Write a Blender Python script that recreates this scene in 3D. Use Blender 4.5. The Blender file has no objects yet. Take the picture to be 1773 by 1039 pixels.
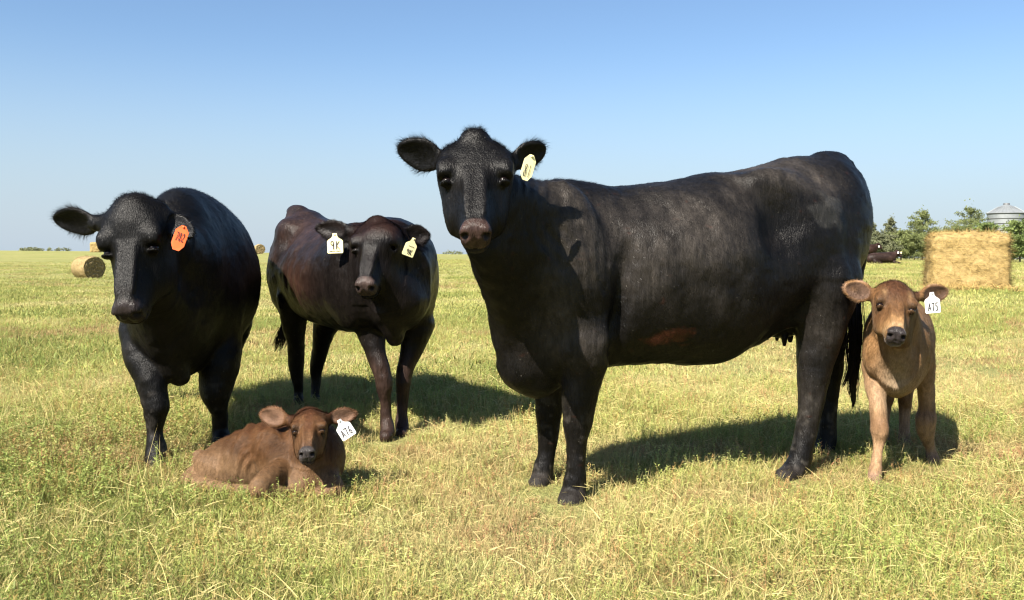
import bpy, bmesh, math, random, time
import numpy as np
from mathutils import Vector, Matrix
T0 = time.time()
random.seed(7); RNG = np.random.default_rng(11)
SC = bpy.context.scene
COL = SC.collection

# ------------------------------------------------------------------ camera
FPX, CAMH = 1535.0, 1.05                 # focal length in photo pixels, lens height in metres
ROLL = math.radians(0.47)
PPX, PPY = 886.5, 441.0                  # where the level line of sight meets the photo
cam = bpy.data.cameras.new('camera')
cam.sensor_width = 36.0
cam.lens = FPX / 1773.0 * 36.0
cam.shift_y = -(519.5 - PPY) / 1773.0
cam.clip_start, cam.clip_end = 0.1, 9000.0
camo = bpy.data.objects.new('camera', cam); COL.objects.link(camo)
camo.location = (0, 0, CAMH)
camo.rotation_euler = (math.pi / 2, -ROLL, 0)
SC.camera = camo

# ------------------------------------------------------------------ sky, sun, exposure
SUN_TO = Vector((-0.63, -0.83, 1.0)).normalized()
EL = math.asin(SUN_TO.z); AZ = math.atan2(SUN_TO.x, SUN_TO.y)
world = bpy.data.worlds.new('World'); SC.world = world
world.use_nodes = True
wn = world.node_tree
for n in list(wn.nodes): wn.nodes.remove(n)
sky = wn.nodes.new('ShaderNodeTexSky'); sky.sky_type = 'NISHITA'
sky.sun_disc = False; sky.sun_elevation = EL; sky.sun_rotation = AZ
sky.altitude = 1500; sky.air_density = 1.3; sky.dust_density = 2.1; sky.ozone_density = 5.0
bg = wn.nodes.new('ShaderNodeBackground'); bg.inputs['Strength'].default_value = 0.054
wo = wn.nodes.new('ShaderNodeOutputWorld')
# pale dust haze low round the whole horizon
wtc = wn.nodes.new('ShaderNodeTexCoord'); wsx = wn.nodes.new('ShaderNodeSeparateXYZ'); wmr = wn.nodes.new('ShaderNodeMapRange'); wmx = wn.nodes.new('ShaderNodeMix')
wmr.interpolation_type = 'SMOOTHSTEP'; wmr.inputs['From Min'].default_value = 0.0; wmr.inputs['From Max'].default_value = 0.24; wmr.inputs['To Min'].default_value = 0.85; wmr.inputs['To Max'].default_value = 0.0
wmx.data_type = 'RGBA'; wmx.inputs[7].default_value = (3.35, 4.05, 4.8, 1)
wn.links.new(wtc.outputs['Generated'], wsx.inputs[0]); wn.links.new(wsx.outputs['Z'], wmr.inputs['Value']); wn.links.new(wmr.outputs[0], wmx.inputs[0])
wn.links.new(sky.outputs[0], wmx.inputs[6]); wn.links.new(wmx.outputs[2], bg.inputs['Color']); wn.links.new(bg.outputs[0], wo.inputs['Surface'])
sl = bpy.data.lights.new('sun', 'SUN'); sl.energy = 5.0; sl.angle = math.radians(0.5); sl.color = (1.0, 0.93, 0.82)
so = bpy.data.objects.new('sun', sl); COL.objects.link(so)
so.rotation_euler = SUN_TO.to_track_quat('Z', 'Y').to_euler()
SC.view_settings.view_transform = 'Standard'; SC.view_settings.look = 'None'
SC.view_settings.exposure = 1.6; SC.view_settings.gamma = 1.0
SC.view_settings.use_curve_mapping = False
SC.render.engine = 'CYCLES'
SC.cycles.max_bounces = 6; SC.cycles.diffuse_bounces = 2; SC.cycles.glossy_bounces = 2
SC.cycles.transparent_max_bounces = 4; SC.cycles.use_denoising = True; SC.cycles.filter_width = 1.2

# ------------------------------------------------------------------ measuring helpers
CR, SR = math.cos(ROLL), math.sin(ROLL)
def ray(px, py):
    a, b = px - PPX, PPY - py
    return (a * CR - b * SR) / FPX, (a * SR + b * CR) / FPX
def P(px, py, Y):                         # the point at distance Y seen at that place of the photo
    kx, kz = ray(px, py)
    return np.array([kx * Y, Y, CAMH + kz * Y])
def M(px, Y): return px * Y / FPX         # photo pixels to metres at a distance
def nrm(v):
    v = np.asarray(v, float); return v / (np.linalg.norm(v) + 1e-12)
def sstep(a, b, x):
    t = np.clip((x - a) / (b - a), 0, 1); return t * t * (3 - 2 * t)

def _tab(nodes):
    ys = np.linspace(0, 170, 1701)
    v = np.interp(ys, [n[0] for n in nodes], [n[1] for n in nodes])
    for w in (21, 41):
        k = np.hanning(w); k /= k.sum()
        v = np.convolve(np.pad(v, w // 2, mode='edge'), k, 'valid')
    return ys, v
TM = _tab([(0, 0), (9, 0), (14, .03), (25, .12), (60, .45), (120, .93), (170, .95)])
TR = _tab([(0, 0), (7, 0), (9, .05), (13, .19), (18, .39), (30, .5), (56, .66), (90, .86), (130, .95), (170, .95)])
TL = _tab([(0, 0), (9, 0), (16, -.07), (30, -.26), (40, -.38), (52, -.38), (65, -.2), (90, .45), (112, .9), (130, .95), (170, .95)])
def terrain(x, y):
    x = np.asarray(x, float); y = np.asarray(y, float)
    a = x / np.maximum(y, 4.0)
    m, r, l = (np.interp(np.abs(y), *t) for t in (TM, TR, TL))
    wr, wl = sstep(.06, .38, a), sstep(-.08, -.36, a)
    return m * (1 - wr - wl) + r * wr + l * wl

# value noise on arrays of points
def _h(ix, iy, iz, s):
    n = (ix * 374761393 + iy * 668265263 + iz * 1274126177 + s * 974634777) & 0xFFFFFFFF
    n = ((n ^ (n >> 13)) * 1274126177) & 0xFFFFFFFF
    n = (n ^ (n >> 16)) & 0xFFFFFF
    return n / float(0xFFFFFF)
def vnoise(p, seed=0):
    p = np.asarray(p, float); i = np.floor(p).astype(np.int64); f = p - i; f = f * f * (3 - 2 * f)
    r = 0
    for dx in (0, 1):
        for dy in (0, 1):
            for dz in (0, 1):
                w = (f[:, 0] if dx else 1 - f[:, 0]) * (f[:, 1] if dy else 1 - f[:, 1]) * (f[:, 2] if dz else 1 - f[:, 2])
                r = r + w * _h(i[:, 0] + dx, i[:, 1] + dy, i[:, 2] + dz, seed)
    return r * 2 - 1

# ------------------------------------------------------------------ object helpers
def mesh_obj(name, verts, faces, mat=None, parent=None, smooth=True, loc=None):
    me = bpy.data.meshes.new(name)
    verts = np.asarray(verts, np.float32)
    if isinstance(faces, np.ndarray):
        k = faces.shape[1]
        me.vertices.add(len(verts)); me.vertices.foreach_set('co', verts.ravel())
        me.loops.add(faces.size); me.loops.foreach_set('vertex_index', faces.astype(np.int32).ravel())
        me.polygons.add(len(faces)); me.polygons.foreach_set('loop_start', np.arange(0, faces.size, k, dtype=np.int32))
        me.update(calc_edges=True)
    else:
        me.from_pydata(verts.tolist(), [], faces); me.update()
    if smooth: me.polygons.foreach_set('use_smooth', np.ones(len(me.polygons), bool))
    if mat: me.materials.append(mat)
    o = bpy.data.objects.new(name, me); COL.objects.link(o)
    if parent: o.parent = parent
    if loc is not None: o.location = loc
    return o
def tag(o, label=None, cat=None, group=None, kind=None):
    for k, v in (('label', label), ('category', cat), ('group', group), ('kind', kind)):
        if v: o[k] = v
    return o
def empty(name, loc, label, cat, group=None, rz=0.0):
    o = bpy.data.objects.new(name, None); COL.objects.link(o)
    o.empty_display_size = 0.2; o.location = loc; o.rotation_euler = (0, 0, rz)
    return tag(o, label, cat, group)
def color_attr(o, name, arr):
    a = o.data.attributes.new(name, 'FLOAT_COLOR', 'POINT')
    arr = np.asarray(arr, np.float32)
    if arr.shape[1] == 3: arr = np.hstack([arr, np.ones((len(arr), 1), np.float32)])
    a.data.foreach_set('color', arr.ravel())

# ------------------------------------------------------------------ materials
def newmat(name):
    m = bpy.data.materials.new(name); m.use_nodes = True
    nt = m.node_tree
    return m, nt, nt.nodes['Principled BSDF'], nt.nodes['Material Output']
def nd(nt, t, **kw):
    n = nt.nodes.new(t)
    for k, v in kw.items():
        if k in n.inputs: n.inputs[k].default_value = v
        else: setattr(n, k, v)
    return n
def mixc(nt, fac, a, b, blend='MIX'):
    n = nt.nodes.new('ShaderNodeMix'); n.data_type = 'RGBA'; n.blend_type = blend
    for s, v in ((n.inputs[0], fac), (n.inputs[6], a), (n.inputs[7], b)):
        if hasattr(v, 'links'): nt.links.new(v, s)
        elif isinstance(v, (int, float)): s.default_value = v
        else: s.default_value = (*v, 1.0)
    return n.outputs[2]
def ramp(nt, fac, stops):
    n = nt.nodes.new('ShaderNodeValToRGB'); e = n.color_ramp.elements
    while len(e) < len(stops): e.new(0.5)
    for el, (p, c) in zip(e, stops):
        el.position = p; el.color = (*c, 1.0) if len(c) == 3 else c
    nt.links.new(fac, n.inputs[0]); return n.outputs[0]
def noise(nt, scale, detail=3.0, rough=.5, vec=None, stretch=None):
    n = nd(nt, 'ShaderNodeTexNoise', Scale=scale, Detail=detail, Roughness=rough)
    if vec is None:
        tc = nt.nodes.new('ShaderNodeTexCoord'); vec = tc.outputs['Object']
    if stretch:
        mp = nt.nodes.new('ShaderNodeMapping'); mp.inputs['Scale'].default_value = stretch
        nt.links.new(vec, mp.inputs[0]); vec = mp.outputs[0]
    nt.links.new(vec, n.inputs['Vector']); return n.outputs['Fac']
def bump(nt, bsdf, h, strength, dist):
    b = nd(nt, 'ShaderNodeBump', Strength=strength, Distance=dist)
    nt.links.new(h, b.inputs['Height']); nt.links.new(b.outputs[0], bsdf.inputs['Normal']); return b

def coat_material(name, spec=.35, sheen=.25, tint=(.5, .42, .36), var=.35, flecks=.0):
    m, nt, b, out = newmat(name)
    at = nd(nt, 'ShaderNodeAttribute', attribute_name='coat')
    n1 = noise(nt, 9.0, 4.0, .6)
    n2 = noise(nt, 60.0, 3.0, .6, stretch=(1, 1, .22))
    n3 = noise(nt, 240.0, 2.0, .6, stretch=(1, 1, .18))
    v = ramp(nt, n1, [(.3, (1 - var,) * 3), (.7, (1 + var,) * 3)])
    v2 = ramp(nt, n2, [(.3, (.62,) * 3), (.7, (1.38,) * 3)])
    c = mixc(nt, 1.0, at.outputs['Color'], v, 'MULTIPLY')
    c = mixc(nt, 1.0, c, v2, 'MULTIPLY')
    if flecks > 0:
        nf = noise(nt, 95.0, 2.0, .5)
        fm = ramp(nt, nf, [(.735, (0, 0, 0)), (.76, (flecks,) * 3)])
        c = mixc(nt, fm, c, (.30, .27, .22))
    nt.links.new(c, b.inputs['Base Color'])
    nt.links.new(at.outputs['Alpha'], b.inputs['Roughness'])
    b.inputs['Specular IOR Level'].default_value = spec
    b.inputs['Sheen Weight'].default_value = sheen
    b.inputs['Sheen Roughness'].default_value = .45
    b.inputs['Sheen Tint'].default_value = (*tint, 1)
    ad = nd(nt, 'ShaderNodeMath', operation='ADD'); nt.links.new(n2, ad.inputs[0]); nt.links.new(n3, ad.inputs[1])
    bump(nt, b, ad.outputs[0], .55, .006)
    return m
def fur_material(name, spec=.3, rough=.5):
    m, nt, b, out = newmat(name)
    at = nd(nt, 'ShaderNodeAttribute', attribute_name='coat')
    nt.links.new(at.outputs['Color'], b.inputs['Base Color'])
    b.inputs['Roughness'].default_value = rough; b.inputs['Specular IOR Level'].default_value = spec
    return m
MAT_BLACK = coat_material('black coat', .14, .0, (.6, .5, .42), .4, .3)
MAT_CALF = coat_material('calf coat', .14, .08, (.8, .6, .42), .15, .1)
FUR_BLACK = fur_material('black hair', .22, .42)
FUR_CALF = fur_material('calf hair', .12, .6)
def flatmat(name, col, rough=.5, spec=.5, metal=0.0):
    m, nt, b, out = newmat(name)
    b.inputs['Base Color'].default_value = (*col, 1); b.inputs['Roughness'].default_value = rough
    b.inputs['Specular IOR Level'].default_value = spec; b.inputs['Metallic'].default_value = metal
    return m
MAT_EYE = flatmat('eye', (.006, .004, .004), .22, .2)
def tagmat(name, c):
    m, nt, b, out = newmat(name)
    n = noise(nt, 40.0, 3.0, .6)
    c2 = ramp(nt, n, [(.3, tuple(x * .86 for x in c)), (.7, c)])
    nt.links.new(c2, b.inputs['Base Color']); b.inputs['Roughness'].default_value = .45
    return m
TAG_YELLOW = tagmat('yellow tag', (.86, .78, .42)); TAG_WHITE = tagmat('white tag', (.84, .84, .80)); TAG_ORANGE = tagmat('orange tag', (.85, .13, .03))
INK = flatmat('ink', (.03, .025, .03), .7, .2)

# ------------------------------------------------------------------ implicit bodies
class Field:
    def __init__(s, origin, yaw, lo, hi, h):
        s.o = np.array([origin[0], origin[1], 0.0]); c, n = math.cos(yaw), math.sin(yaw); s.yaw = yaw
        s.R = np.array([[c, n, 0], [-n, c, 0], [0, 0, 1]])        # world to local
        s.lo = np.array(lo, float); s.h = h
        s.n = np.ceil((np.array(hi) - s.lo) / h).astype(int) + 1
        s.D = np.full(s.n, .25, np.float32)
        s.ax = [(s.lo[i] + np.arange(s.n[i]) * h).astype(np.float32) for i in range(3)]
        s.ears = []; s.heads = []
    def L(s, p): return s.R @ (np.asarray(p, float) - s.o)
    def W(s, p): return np.asarray(p) @ s.R + s.o
    def box(s, lo, hi, pad):
        a = np.clip(np.floor((np.minimum(lo, hi) - pad - s.lo) / s.h).astype(int), 0, s.n)
        b = np.clip(np.ceil((np.maximum(lo, hi) + pad - s.lo) / s.h).astype(int) + 1, 0, s.n)
        if np.any(b <= a): return None, None
        sl_ = tuple(slice(a[i], b[i]) for i in range(3))
        X = s.ax[0][sl_[0]][:, None, None]; Y = s.ax[1][sl_[1]][None, :, None]; Z = s.ax[2][sl_[2]][None, None, :]
        return sl_, (X, Y, Z)
    def comb(s, sl_, d, k, sub=False):
        A = s.D[sl_]
        if sub:
            d = -d; hh = np.maximum(k - np.abs(A - d), 0) / k
            s.D[sl_] = np.maximum(A, d) + hh * hh * (k * .25)
        else:
            hh = np.maximum(k - np.abs(A - d), 0) / k
            s.D[sl_] = np.minimum(A, d) - hh * hh * (k * .25)
    def rc(s, a, ra, b, rb, k=.03, flat=None, ff=1.0, sub=False):
        a, b = s.L(a), s.L(b); rm = max(ra, rb) * (1.0 if ff >= 1 else 1 / ff)
        sl_, g = s.box(np.minimum(a, b) - rm, np.maximum(a, b) + rm, k + s.h * 2)
        if sl_ is None: return
        ab = b - a; ll = max(ab @ ab, 1e-9)
        w = [g[i] - np.float32(a[i]) for i in range(3)]
        t = np.clip((w[0] * ab[0] + w[1] * ab[1] + w[2] * ab[2]) / ll, 0, 1).astype(np.float32)
        q = [w[i] - t * np.float32(ab[i]) for i in range(3)]
        r2 = q[0] ** 2 + q[1] ** 2 + q[2] ** 2
        if flat is not None:
            n = s.R @ nrm(flat); dn = q[0] * n[0] + q[1] * n[1] + q[2] * n[2]
            r2 = r2 + (ff * ff - 1) * dn * dn
        d = np.sqrt(np.maximum(r2, 1e-12)) - (ra + t * (rb - ra))
        s.comb(sl_, d.astype(np.float32), k, sub)
    def ell(s, c, radii, axes=None, k=.03, sub=False):
        c = s.L(c); radii = np.asarray(radii, float)
        A = np.eye(3) if axes is None else np.array([s.R @ nrm(a) for a in axes])
        if axes is None: A = s.R.T @ np.eye(3); A = np.array([s.R @ e for e in np.eye(3)])
        ext = np.sqrt(((A * radii[:, None]) ** 2).sum(0))
        sl_, g = s.box(c - ext, c + ext, k + s.h * 2)
        if sl_ is None: return
        w = [g[i] - np.float32(c[i]) for i in range(3)]
        k0 = 0; k1 = 0
        for j in range(3):
            q = (w[0] * np.float32(A[j, 0]) + w[1] * np.float32(A[j, 1]) + w[2] * np.float32(A[j, 2]))
            k0 = k0 + (q / np.float32(radii[j])) ** 2; k1 = k1 + (q / np.float32(radii[j] ** 2)) ** 2
        k0 = np.sqrt(k0); k1 = np.sqrt(np.maximum(k1, 1e-12))
        s.comb(sl_, (k0 * (k0 - 1) / k1).astype(np.float32), k, sub)
    def chain(s, pts, k=.02):
        """a limb: one smooth tapered tube through the given points, blended to the body as a whole"""
        c = np.array([s.L(a) for a, r in pts]); rr = np.array([r for a, r in pts])
        t = np.r_[0, np.cumsum(np.linalg.norm(np.diff(c, axis=0), axis=1) + 1e-6)]
        ti = np.unique(np.r_[t, np.linspace(0, t[-1], 4 * len(pts))])
        if len(pts) > 2: c = np.stack([_pchip(t, c[:, j], ti) for j in range(3)], 1); rr = _pchip(t, rr, ti)
        sl_, g = s.box(c.min(0) - rr.max(), c.max(0) + rr.max(), k + s.h * 2)
        if sl_ is None: return
        best = None
        for a, b, ra, rb in zip(c[:-1], c[1:], rr[:-1], rr[1:]):
            ab = b - a; ll = max(ab @ ab, 1e-9); w = [g[i] - np.float32(a[i]) for i in range(3)]
            u = np.clip((w[0] * np.float32(ab[0]) + w[1] * np.float32(ab[1]) + w[2] * np.float32(ab[2])) / np.float32(ll), 0, 1)
            d = np.sqrt((w[0] - u * np.float32(ab[0])) ** 2 + (w[1] - u * np.float32(ab[1])) ** 2 + (w[2] - u * np.float32(ab[2])) ** 2) - np.float32(ra) - u * np.float32(rb - ra)
            best = d if best is None else np.minimum(best, d)
        s.comb(sl_, best.astype(np.float32), k)
    def frame_loft(s, o, ea, ex, en, st, k=.04, e_top=2.2, e_bot=2.2, zfrac=.5):
        """st: rows (a, n_top, n_bot, halfwidth, x_shift); a runs along ea from o"""
        dfl = [0, 0, 0, 0, 0, e_top, zfrac, e_bot]
        st = np.array([list(r) + dfl[len(r):] for r in st], float)
        aa = np.linspace(st[0, 0], st[-1, 0], 240)
        cols = [_pchip(st[:, 0], st[:, j], aa) for j in range(1, 8)]
        ol = s.L(o); A = [s.R @ nrm(v) for v in (ea, ex, en)]
        mx = np.abs(st[:, 1:3]).max() ; mw = (st[:, 3] + np.abs(st[:, 4])).max()
        cs = []
        for a in (st[0, 0], st[-1, 0]):
            for x in (-mw, mw):
                for z in (st[:, 1].max(), st[:, 2].min()): cs.append(ol + A[0] * a + A[1] * x + A[2] * z)
        cs = np.array(cs)
        sl_, g = s.box(cs.min(0), cs.max(0), k + s.h * 2)
        if sl_ is None: return
        w = [g[i] - np.float32(ol[i]) for i in range(3)]
        dot = lambda v: (w[0] * np.float32(v[0]) + w[1] * np.float32(v[1]) + w[2] * np.float32(v[2]))
        a = dot(A[0]); x = dot(A[1]); z = dot(A[2])
        da = a - np.clip(a, aa[0], aa[-1])
        fi = np.clip((a - aa[0]) / (aa[-1] - aa[0]) * 239, 0, 238.999); i0 = fi.astype(np.int32); fr = (fi - i0).astype(np.float32)
        C = [(c[i0] * (1 - fr) + c[i0 + 1] * fr).astype(np.float32) for c in [c.astype(np.float32) for c in cols]]
        zc = C[1] + (C[0] - C[1]) * C[5]
        dz = z - zc; dx = x - C[3]
        rz = np.where(dz > 0, C[0] - zc, zc - C[1])
        ex_ = np.where(dz > 0, C[4], C[6])
        qx = np.abs(dx) / np.maximum(C[2], 1e-4); qz = np.abs(dz) / np.maximum(rz, 1e-4)
        rr = (qx ** ex_ + qz ** ex_ + 1e-9) ** (1 / ex_)
        ln = np.sqrt(dx * dx + dz * dz)
        d = ln * (1 - 1 / np.maximum(rr, .05))
        d = np.where(rr < .05, -np.minimum(C[2], rz), d)
        d = np.where(np.abs(da) > 0, np.sqrt(np.maximum(d, 0) ** 2 + da * da) + np.minimum(d, 0) * 0, d)
        s.comb(sl_, d.astype(np.float32), k)
    def polygonise(s):
        D = s.D; S = D < 0
        n = np.array(D.shape) - 1
        cnt = np.zeros(n, np.int8)
        for i in (0, 1):
            for j in (0, 1):
                for k in (0, 1): cnt += S[i:n[0] + i, j:n[1] + j, k:n[2] + k]
        act = np.argwhere((cnt > 0) & (cnt < 8))
        idx = np.full(n, -1, np.int32); idx[tuple(act.T)] = np.arange(len(act), dtype=np.int32)
        corners = [(i, j, k) for i in (0, 1) for j in (0, 1) for k in (0, 1)]
        val = np.stack([D[act[:, 0] + c[0], act[:, 1] + c[1], act[:, 2] + c[2]] for c in corners], 1)
        pos = np.zeros((len(act), 3)); num = np.zeros(len(act))
        for p in range(8):
            for q in range(p + 1, 8):
                cp, cq = np.array(corners[p]), np.array(corners[q])
                if np.abs(cp - cq).sum() != 1: continue
                vp, vq = val[:, p], val[:, q]; m = (vp < 0) != (vq < 0)
                t = np.where(m, vp / np.where(m, vp - vq, 1), 0)[:, None]
                pos += np.where(m[:, None], cp + t * (cq - cp), 0); num += m
        V = s.lo + (act + pos / num[:, None]) * s.h
        quads = []
        for ax in range(3):
            o1, o2 = (ax + 1) % 3, (ax + 2) % 3
            a = [slice(None)] * 3; b = [slice(None)] * 3
            a[ax] = slice(0, -1); b[ax] = slice(1, None)
            s0, s1 = S[tuple(a)], S[tuple(b)]
            e = np.argwhere(s0 != s1)
            e = e[(e[:, o1] > 0) & (e[:, o2] > 0) & (e[:, o1] < n[o1]) & (e[:, o2] < n[o2])]
            flip = s0[tuple(e.T)]
            def cell(d1, d2):
                c = e.copy(); c[:, o1] += d1; c[:, o2] += d2; return idx[tuple(c.T)]
            q = np.stack([cell(-1, -1), cell(0, -1), cell(0, 0), cell(-1, 0)], 1)
            q = np.where(flip[:, None], q, q[:, ::-1]); quads.append(q)
        F = np.concatenate(quads); F = F[(F >= 0).all(1)]
        return V, F

def _pchip(x, y, xi):
    h = np.diff(x); d = np.diff(y) / h; m = np.zeros_like(y)
    for i in range(1, len(x) - 1):
        if d[i - 1] * d[i] > 0:
            w1, w2 = 2 * h[i] + h[i - 1], h[i] + 2 * h[i - 1]
            m[i] = (w1 + w2) / (w1 / d[i - 1] + w2 / d[i])
    m[0], m[-1] = d[0], d[-1]
    k = np.clip(np.searchsorted(x, xi) - 1, 0, len(h) - 1); t = (xi - x[k]) / h[k]
    return ((1 + 2 * t) * (1 - t) ** 2 * y[k] + t * (1 - t) ** 2 * h[k] * m[k] + t * t * (3 - 2 * t) * y[k + 1] + t * t * (t - 1) * h[k] * m[k + 1])

def vnormals(V, F):
    a = V[F[:, 2]] - V[F[:, 0]]; b = V[F[:, 3 if F.shape[1] == 4 else 1]] - V[F[:, 1 if F.shape[1] == 4 else 0]]
    fn = np.cross(a, b)
    N = np.zeros_like(V)
    for j in range(F.shape[1]):
        for c in range(3): N[:, c] += np.bincount(F[:, j], fn[:, c], len(V))
    return N / (np.linalg.norm(N, axis=1, keepdims=True) + 1e-12), np.linalg.norm(fn, axis=1) * .5

# ---- a bovine head: poll and nose give the line of the face, exh the direction to the animal's left
def head(F, poll, nose, exh, W=1.0, calf=False, jaw=1.0):
    poll = np.asarray(poll, float); L = np.linalg.norm(nose - poll); et = (nose - poll) / L
    ex = np.asarray(exh, float); ex = nrm(ex - et * (ex @ et)); en = np.cross(et, ex)
    Wt = lambda t: W + (1 - W) * sstep(.42, .85, t)          # breadth of the forehead fades out towards the muzzle
    def H(x, t, n): return poll + L * (ex * x * Wt(t) + et * t + en * n)
    AX = (ex, et, en)
    R = lambda x, t, n: (L * x, L * t, L * n)
    j = jaw
    if not calf:
        st = [(-.08, -.10, -.22, .08, 0, 2.2, .5, 2.2), (-.02, -.01, -.34, .18, 0, 2.2, .6, 2.2), (.07, .035, -.42, .238, 0, 2.5, .62, 2.2), (.18, .05, -.47 * j, .258, 0, 2.7, .66, 2.3), (.29, .047, -.50 * j, .25, 0, 2.5, .66, 2.4),
              (.38, .038, -.515 * j, .222, 0, 2.1, .6, 2.6), (.48, .03, -.505 * j, .196, 0, 1.8, .45, 2.8), (.6, .024, -.49 * j, .170, 0, 1.65, .36, 2.8), (.72, .018, -.43, .146, 0, 1.7, .38, 2.6), (.82, .010, -.35, .122, 0, 1.9, .45, 2.5),
              (.91, .0, -.28, .116, 0, 2.6, .55, 2.6), (.962, -.022, -.245, .110, 0, 2.8, .55, 2.6), (.992, -.06, -.20, .075, 0, 2.5, .5, 2.4)]
    else:
        st = [(-.11, -.12, -.26, .09, 0, 2.2, .5, 2.2), (-.03, -.01, -.38, .20, 0, 2.2, .6, 2.2), (.08, .06, -.46, .265, 0, 2.3, .62, 2.2), (.2, .085, -.50, .285, 0, 2.3, .64, 2.3), (.32, .075, -.52, .272, 0, 2.2, .62, 2.4),
              (.43, .05, -.52, .236, 0, 2.0, .55, 2.5), (.54, .032, -.49, .205, 0, 1.8, .42, 2.6), (.66, .02, -.42, .168, 0, 1.75, .40, 2.6), (.76, .012, -.365, .145, 0, 1.9, .45, 2.4), (.85, .004, -.325, .132, 0, 2.1, .5, 2.3),
              (.93, -.008, -.285, .128, 0, 2.7, .55, 2.6), (.98, -.035, -.255, .116, 0, 2.7, .55, 2.5), (1.012, -.08, -.21, .075, 0, 2.4, .5, 2.3)]
    st = [(a * L, b * L, c * L, d * L * Wt(a)) + tuple(q) for a, b, c, d, *q in st]
    F.frame_loft(poll, et, ex, en, st, k=.03 * L / .5)
    k = .03 * L / .5
    te = .40 if not calf else .44
    xe = .214 if not calf else .232
    for sgn in (-1, 1):
        F.ell(H(sgn * (xe - .022), te - .10, .0), R(.075, .085, .052), AX, k=k)                    # brow
        F.ell(H(sgn * .145, .50, -.33), R(.058, .17, .14), AX, k=k * 2)                           # cheek muscle
        F.ell(H(sgn * (xe + .006), te, -.050), R(.042, .036, .045), AX, k=k * .6, sub=True)          # eye socket
        F.ell(H(sgn * (xe - .010), te - .030, -.034), R(.052, .022, .060), AX, k=k * .4)            # upper lid
        F.ell(H(sgn * (xe - .022), te + .036, -.052), R(.048, .016, .050), AX, k=k * .4)            # lower lid
        F.ell(H(sgn * .062, .64, .012), R(.024, .17, .018), AX, k=k * 1.2)                       # nasal bone edge
    F.ell(H(0, -.005 if not calf else .04, -.05), R(.10, .075, .10), AX, k=k * 2)                  # poll
    F.ell(H(0, .90, -.10), R(.09, .06, .09), AX, k=k)                                       # muzzle
    F.ell(H(0, .885, -.248), R(.084, .09, .045), AX, k=k)                                        # chin
    for sgn in (-1, 1):
        F.ell(H(sgn * .070, .94, -.055), R(.042, .045, .045), AX, k=k * .7)
        F.ell(H(sgn * .084, .985, -.070), R(.026, .055, .042), (nrm(ex + sgn * en * .75), et, nrm(en - sgn * ex * .75)), k=k * .35, sub=True)   # nostril
    F.ell(H(0, .992, -.115), R(.007, .010, .07), AX, k=k * .5, sub=True)
    F.ell(H(0, .965, -.205), R(.2, .085, .010), AX, k=k * .3, sub=True)                          # mouth line
    hd = dict(poll=poll, L=L, W=W, ex=ex, et=et, en=en, H=H, te=te, xe=xe, calf=calf)
    F.heads.append(hd); return hd
def hcoords(hd, p):
    q = (p - hd['poll']) / hd['L']
    t = q @ hd['et']; return q @ hd['ex'] / (hd['W'] + (1 - hd['W']) * sstep(.42, .85, t)), t, q @ hd['en']
def ear(F, base, tip, half, face, thick=.012, root=.035, cup=.75, k=.018):
    base, tip = np.asarray(base), np.asarray(tip); el = nrm(tip - base); ln = np.linalg.norm(tip - base)
    fn = nrm(np.asarray(face, float) - el * (np.asarray(face, float) @ el)); ew = np.cross(el, fn)
    c = base + el * ln * .56; c1 = base + el * ln * .50; c2 = base + el * ln * .76
    F.rc(base - el * root * .6, root, base + el * ln * .25, root * .7, k=.03)
    F.ell(c1, (ln * .40, half, thick * 1.6), (el, ew, fn), k=k)
    F.ell(c2, (ln * .27, half * .62, thick * 1.4), (el, ew, fn), k=k * 1.4)
    F.ell(c1 + el * ln * .02 + fn * thick * 1.35, (ln * .35, half * .82, thick * 1.45), (el, ew, fn), k=k * .6, sub=True)
    F.ell(c2 + fn * thick * 1.2, (ln * .20, half * .44, thick * 1.2), (el, ew, fn), k=k * .6, sub=True)
    F.ears.append(dict(c=c, ln=ln, half=half, el=el, ew=ew, fn=fn, thick=thick, base=base))
def ecoords(e, p):
    q = p - e['c']; return q @ e['el'] / (e['ln'] * .46), q @ e['ew'] / e['half'], q @ e['fn'] / e['thick']

def uvsphere(r, nu=14, nv=10):
    V = [(0, 0, r)]; Fc = []
    for i in range(1, nv):
        th = math.pi * i / nv
        for j in range(nu):
            a = 2 * math.pi * j / nu; V.append((r * math.sin(th) * math.cos(a), r * math.sin(th) * math.sin(a), r * math.cos(th)))
    V.append((0, 0, -r))
    for j in range(nu): Fc.append((0, 1 + j, 1 + (j + 1) % nu))
    for i in range(nv - 2):
        for j in range(nu):
            a = 1 + i * nu + j; b = 1 + i * nu + (j + 1) % nu; Fc.append((a, a + nu, b + nu, b))
    e = len(V) - 1
    for j in range(nu): Fc.append((e, e - nu + (j + 1) % nu, e - nu + j))
    return V, Fc

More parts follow.
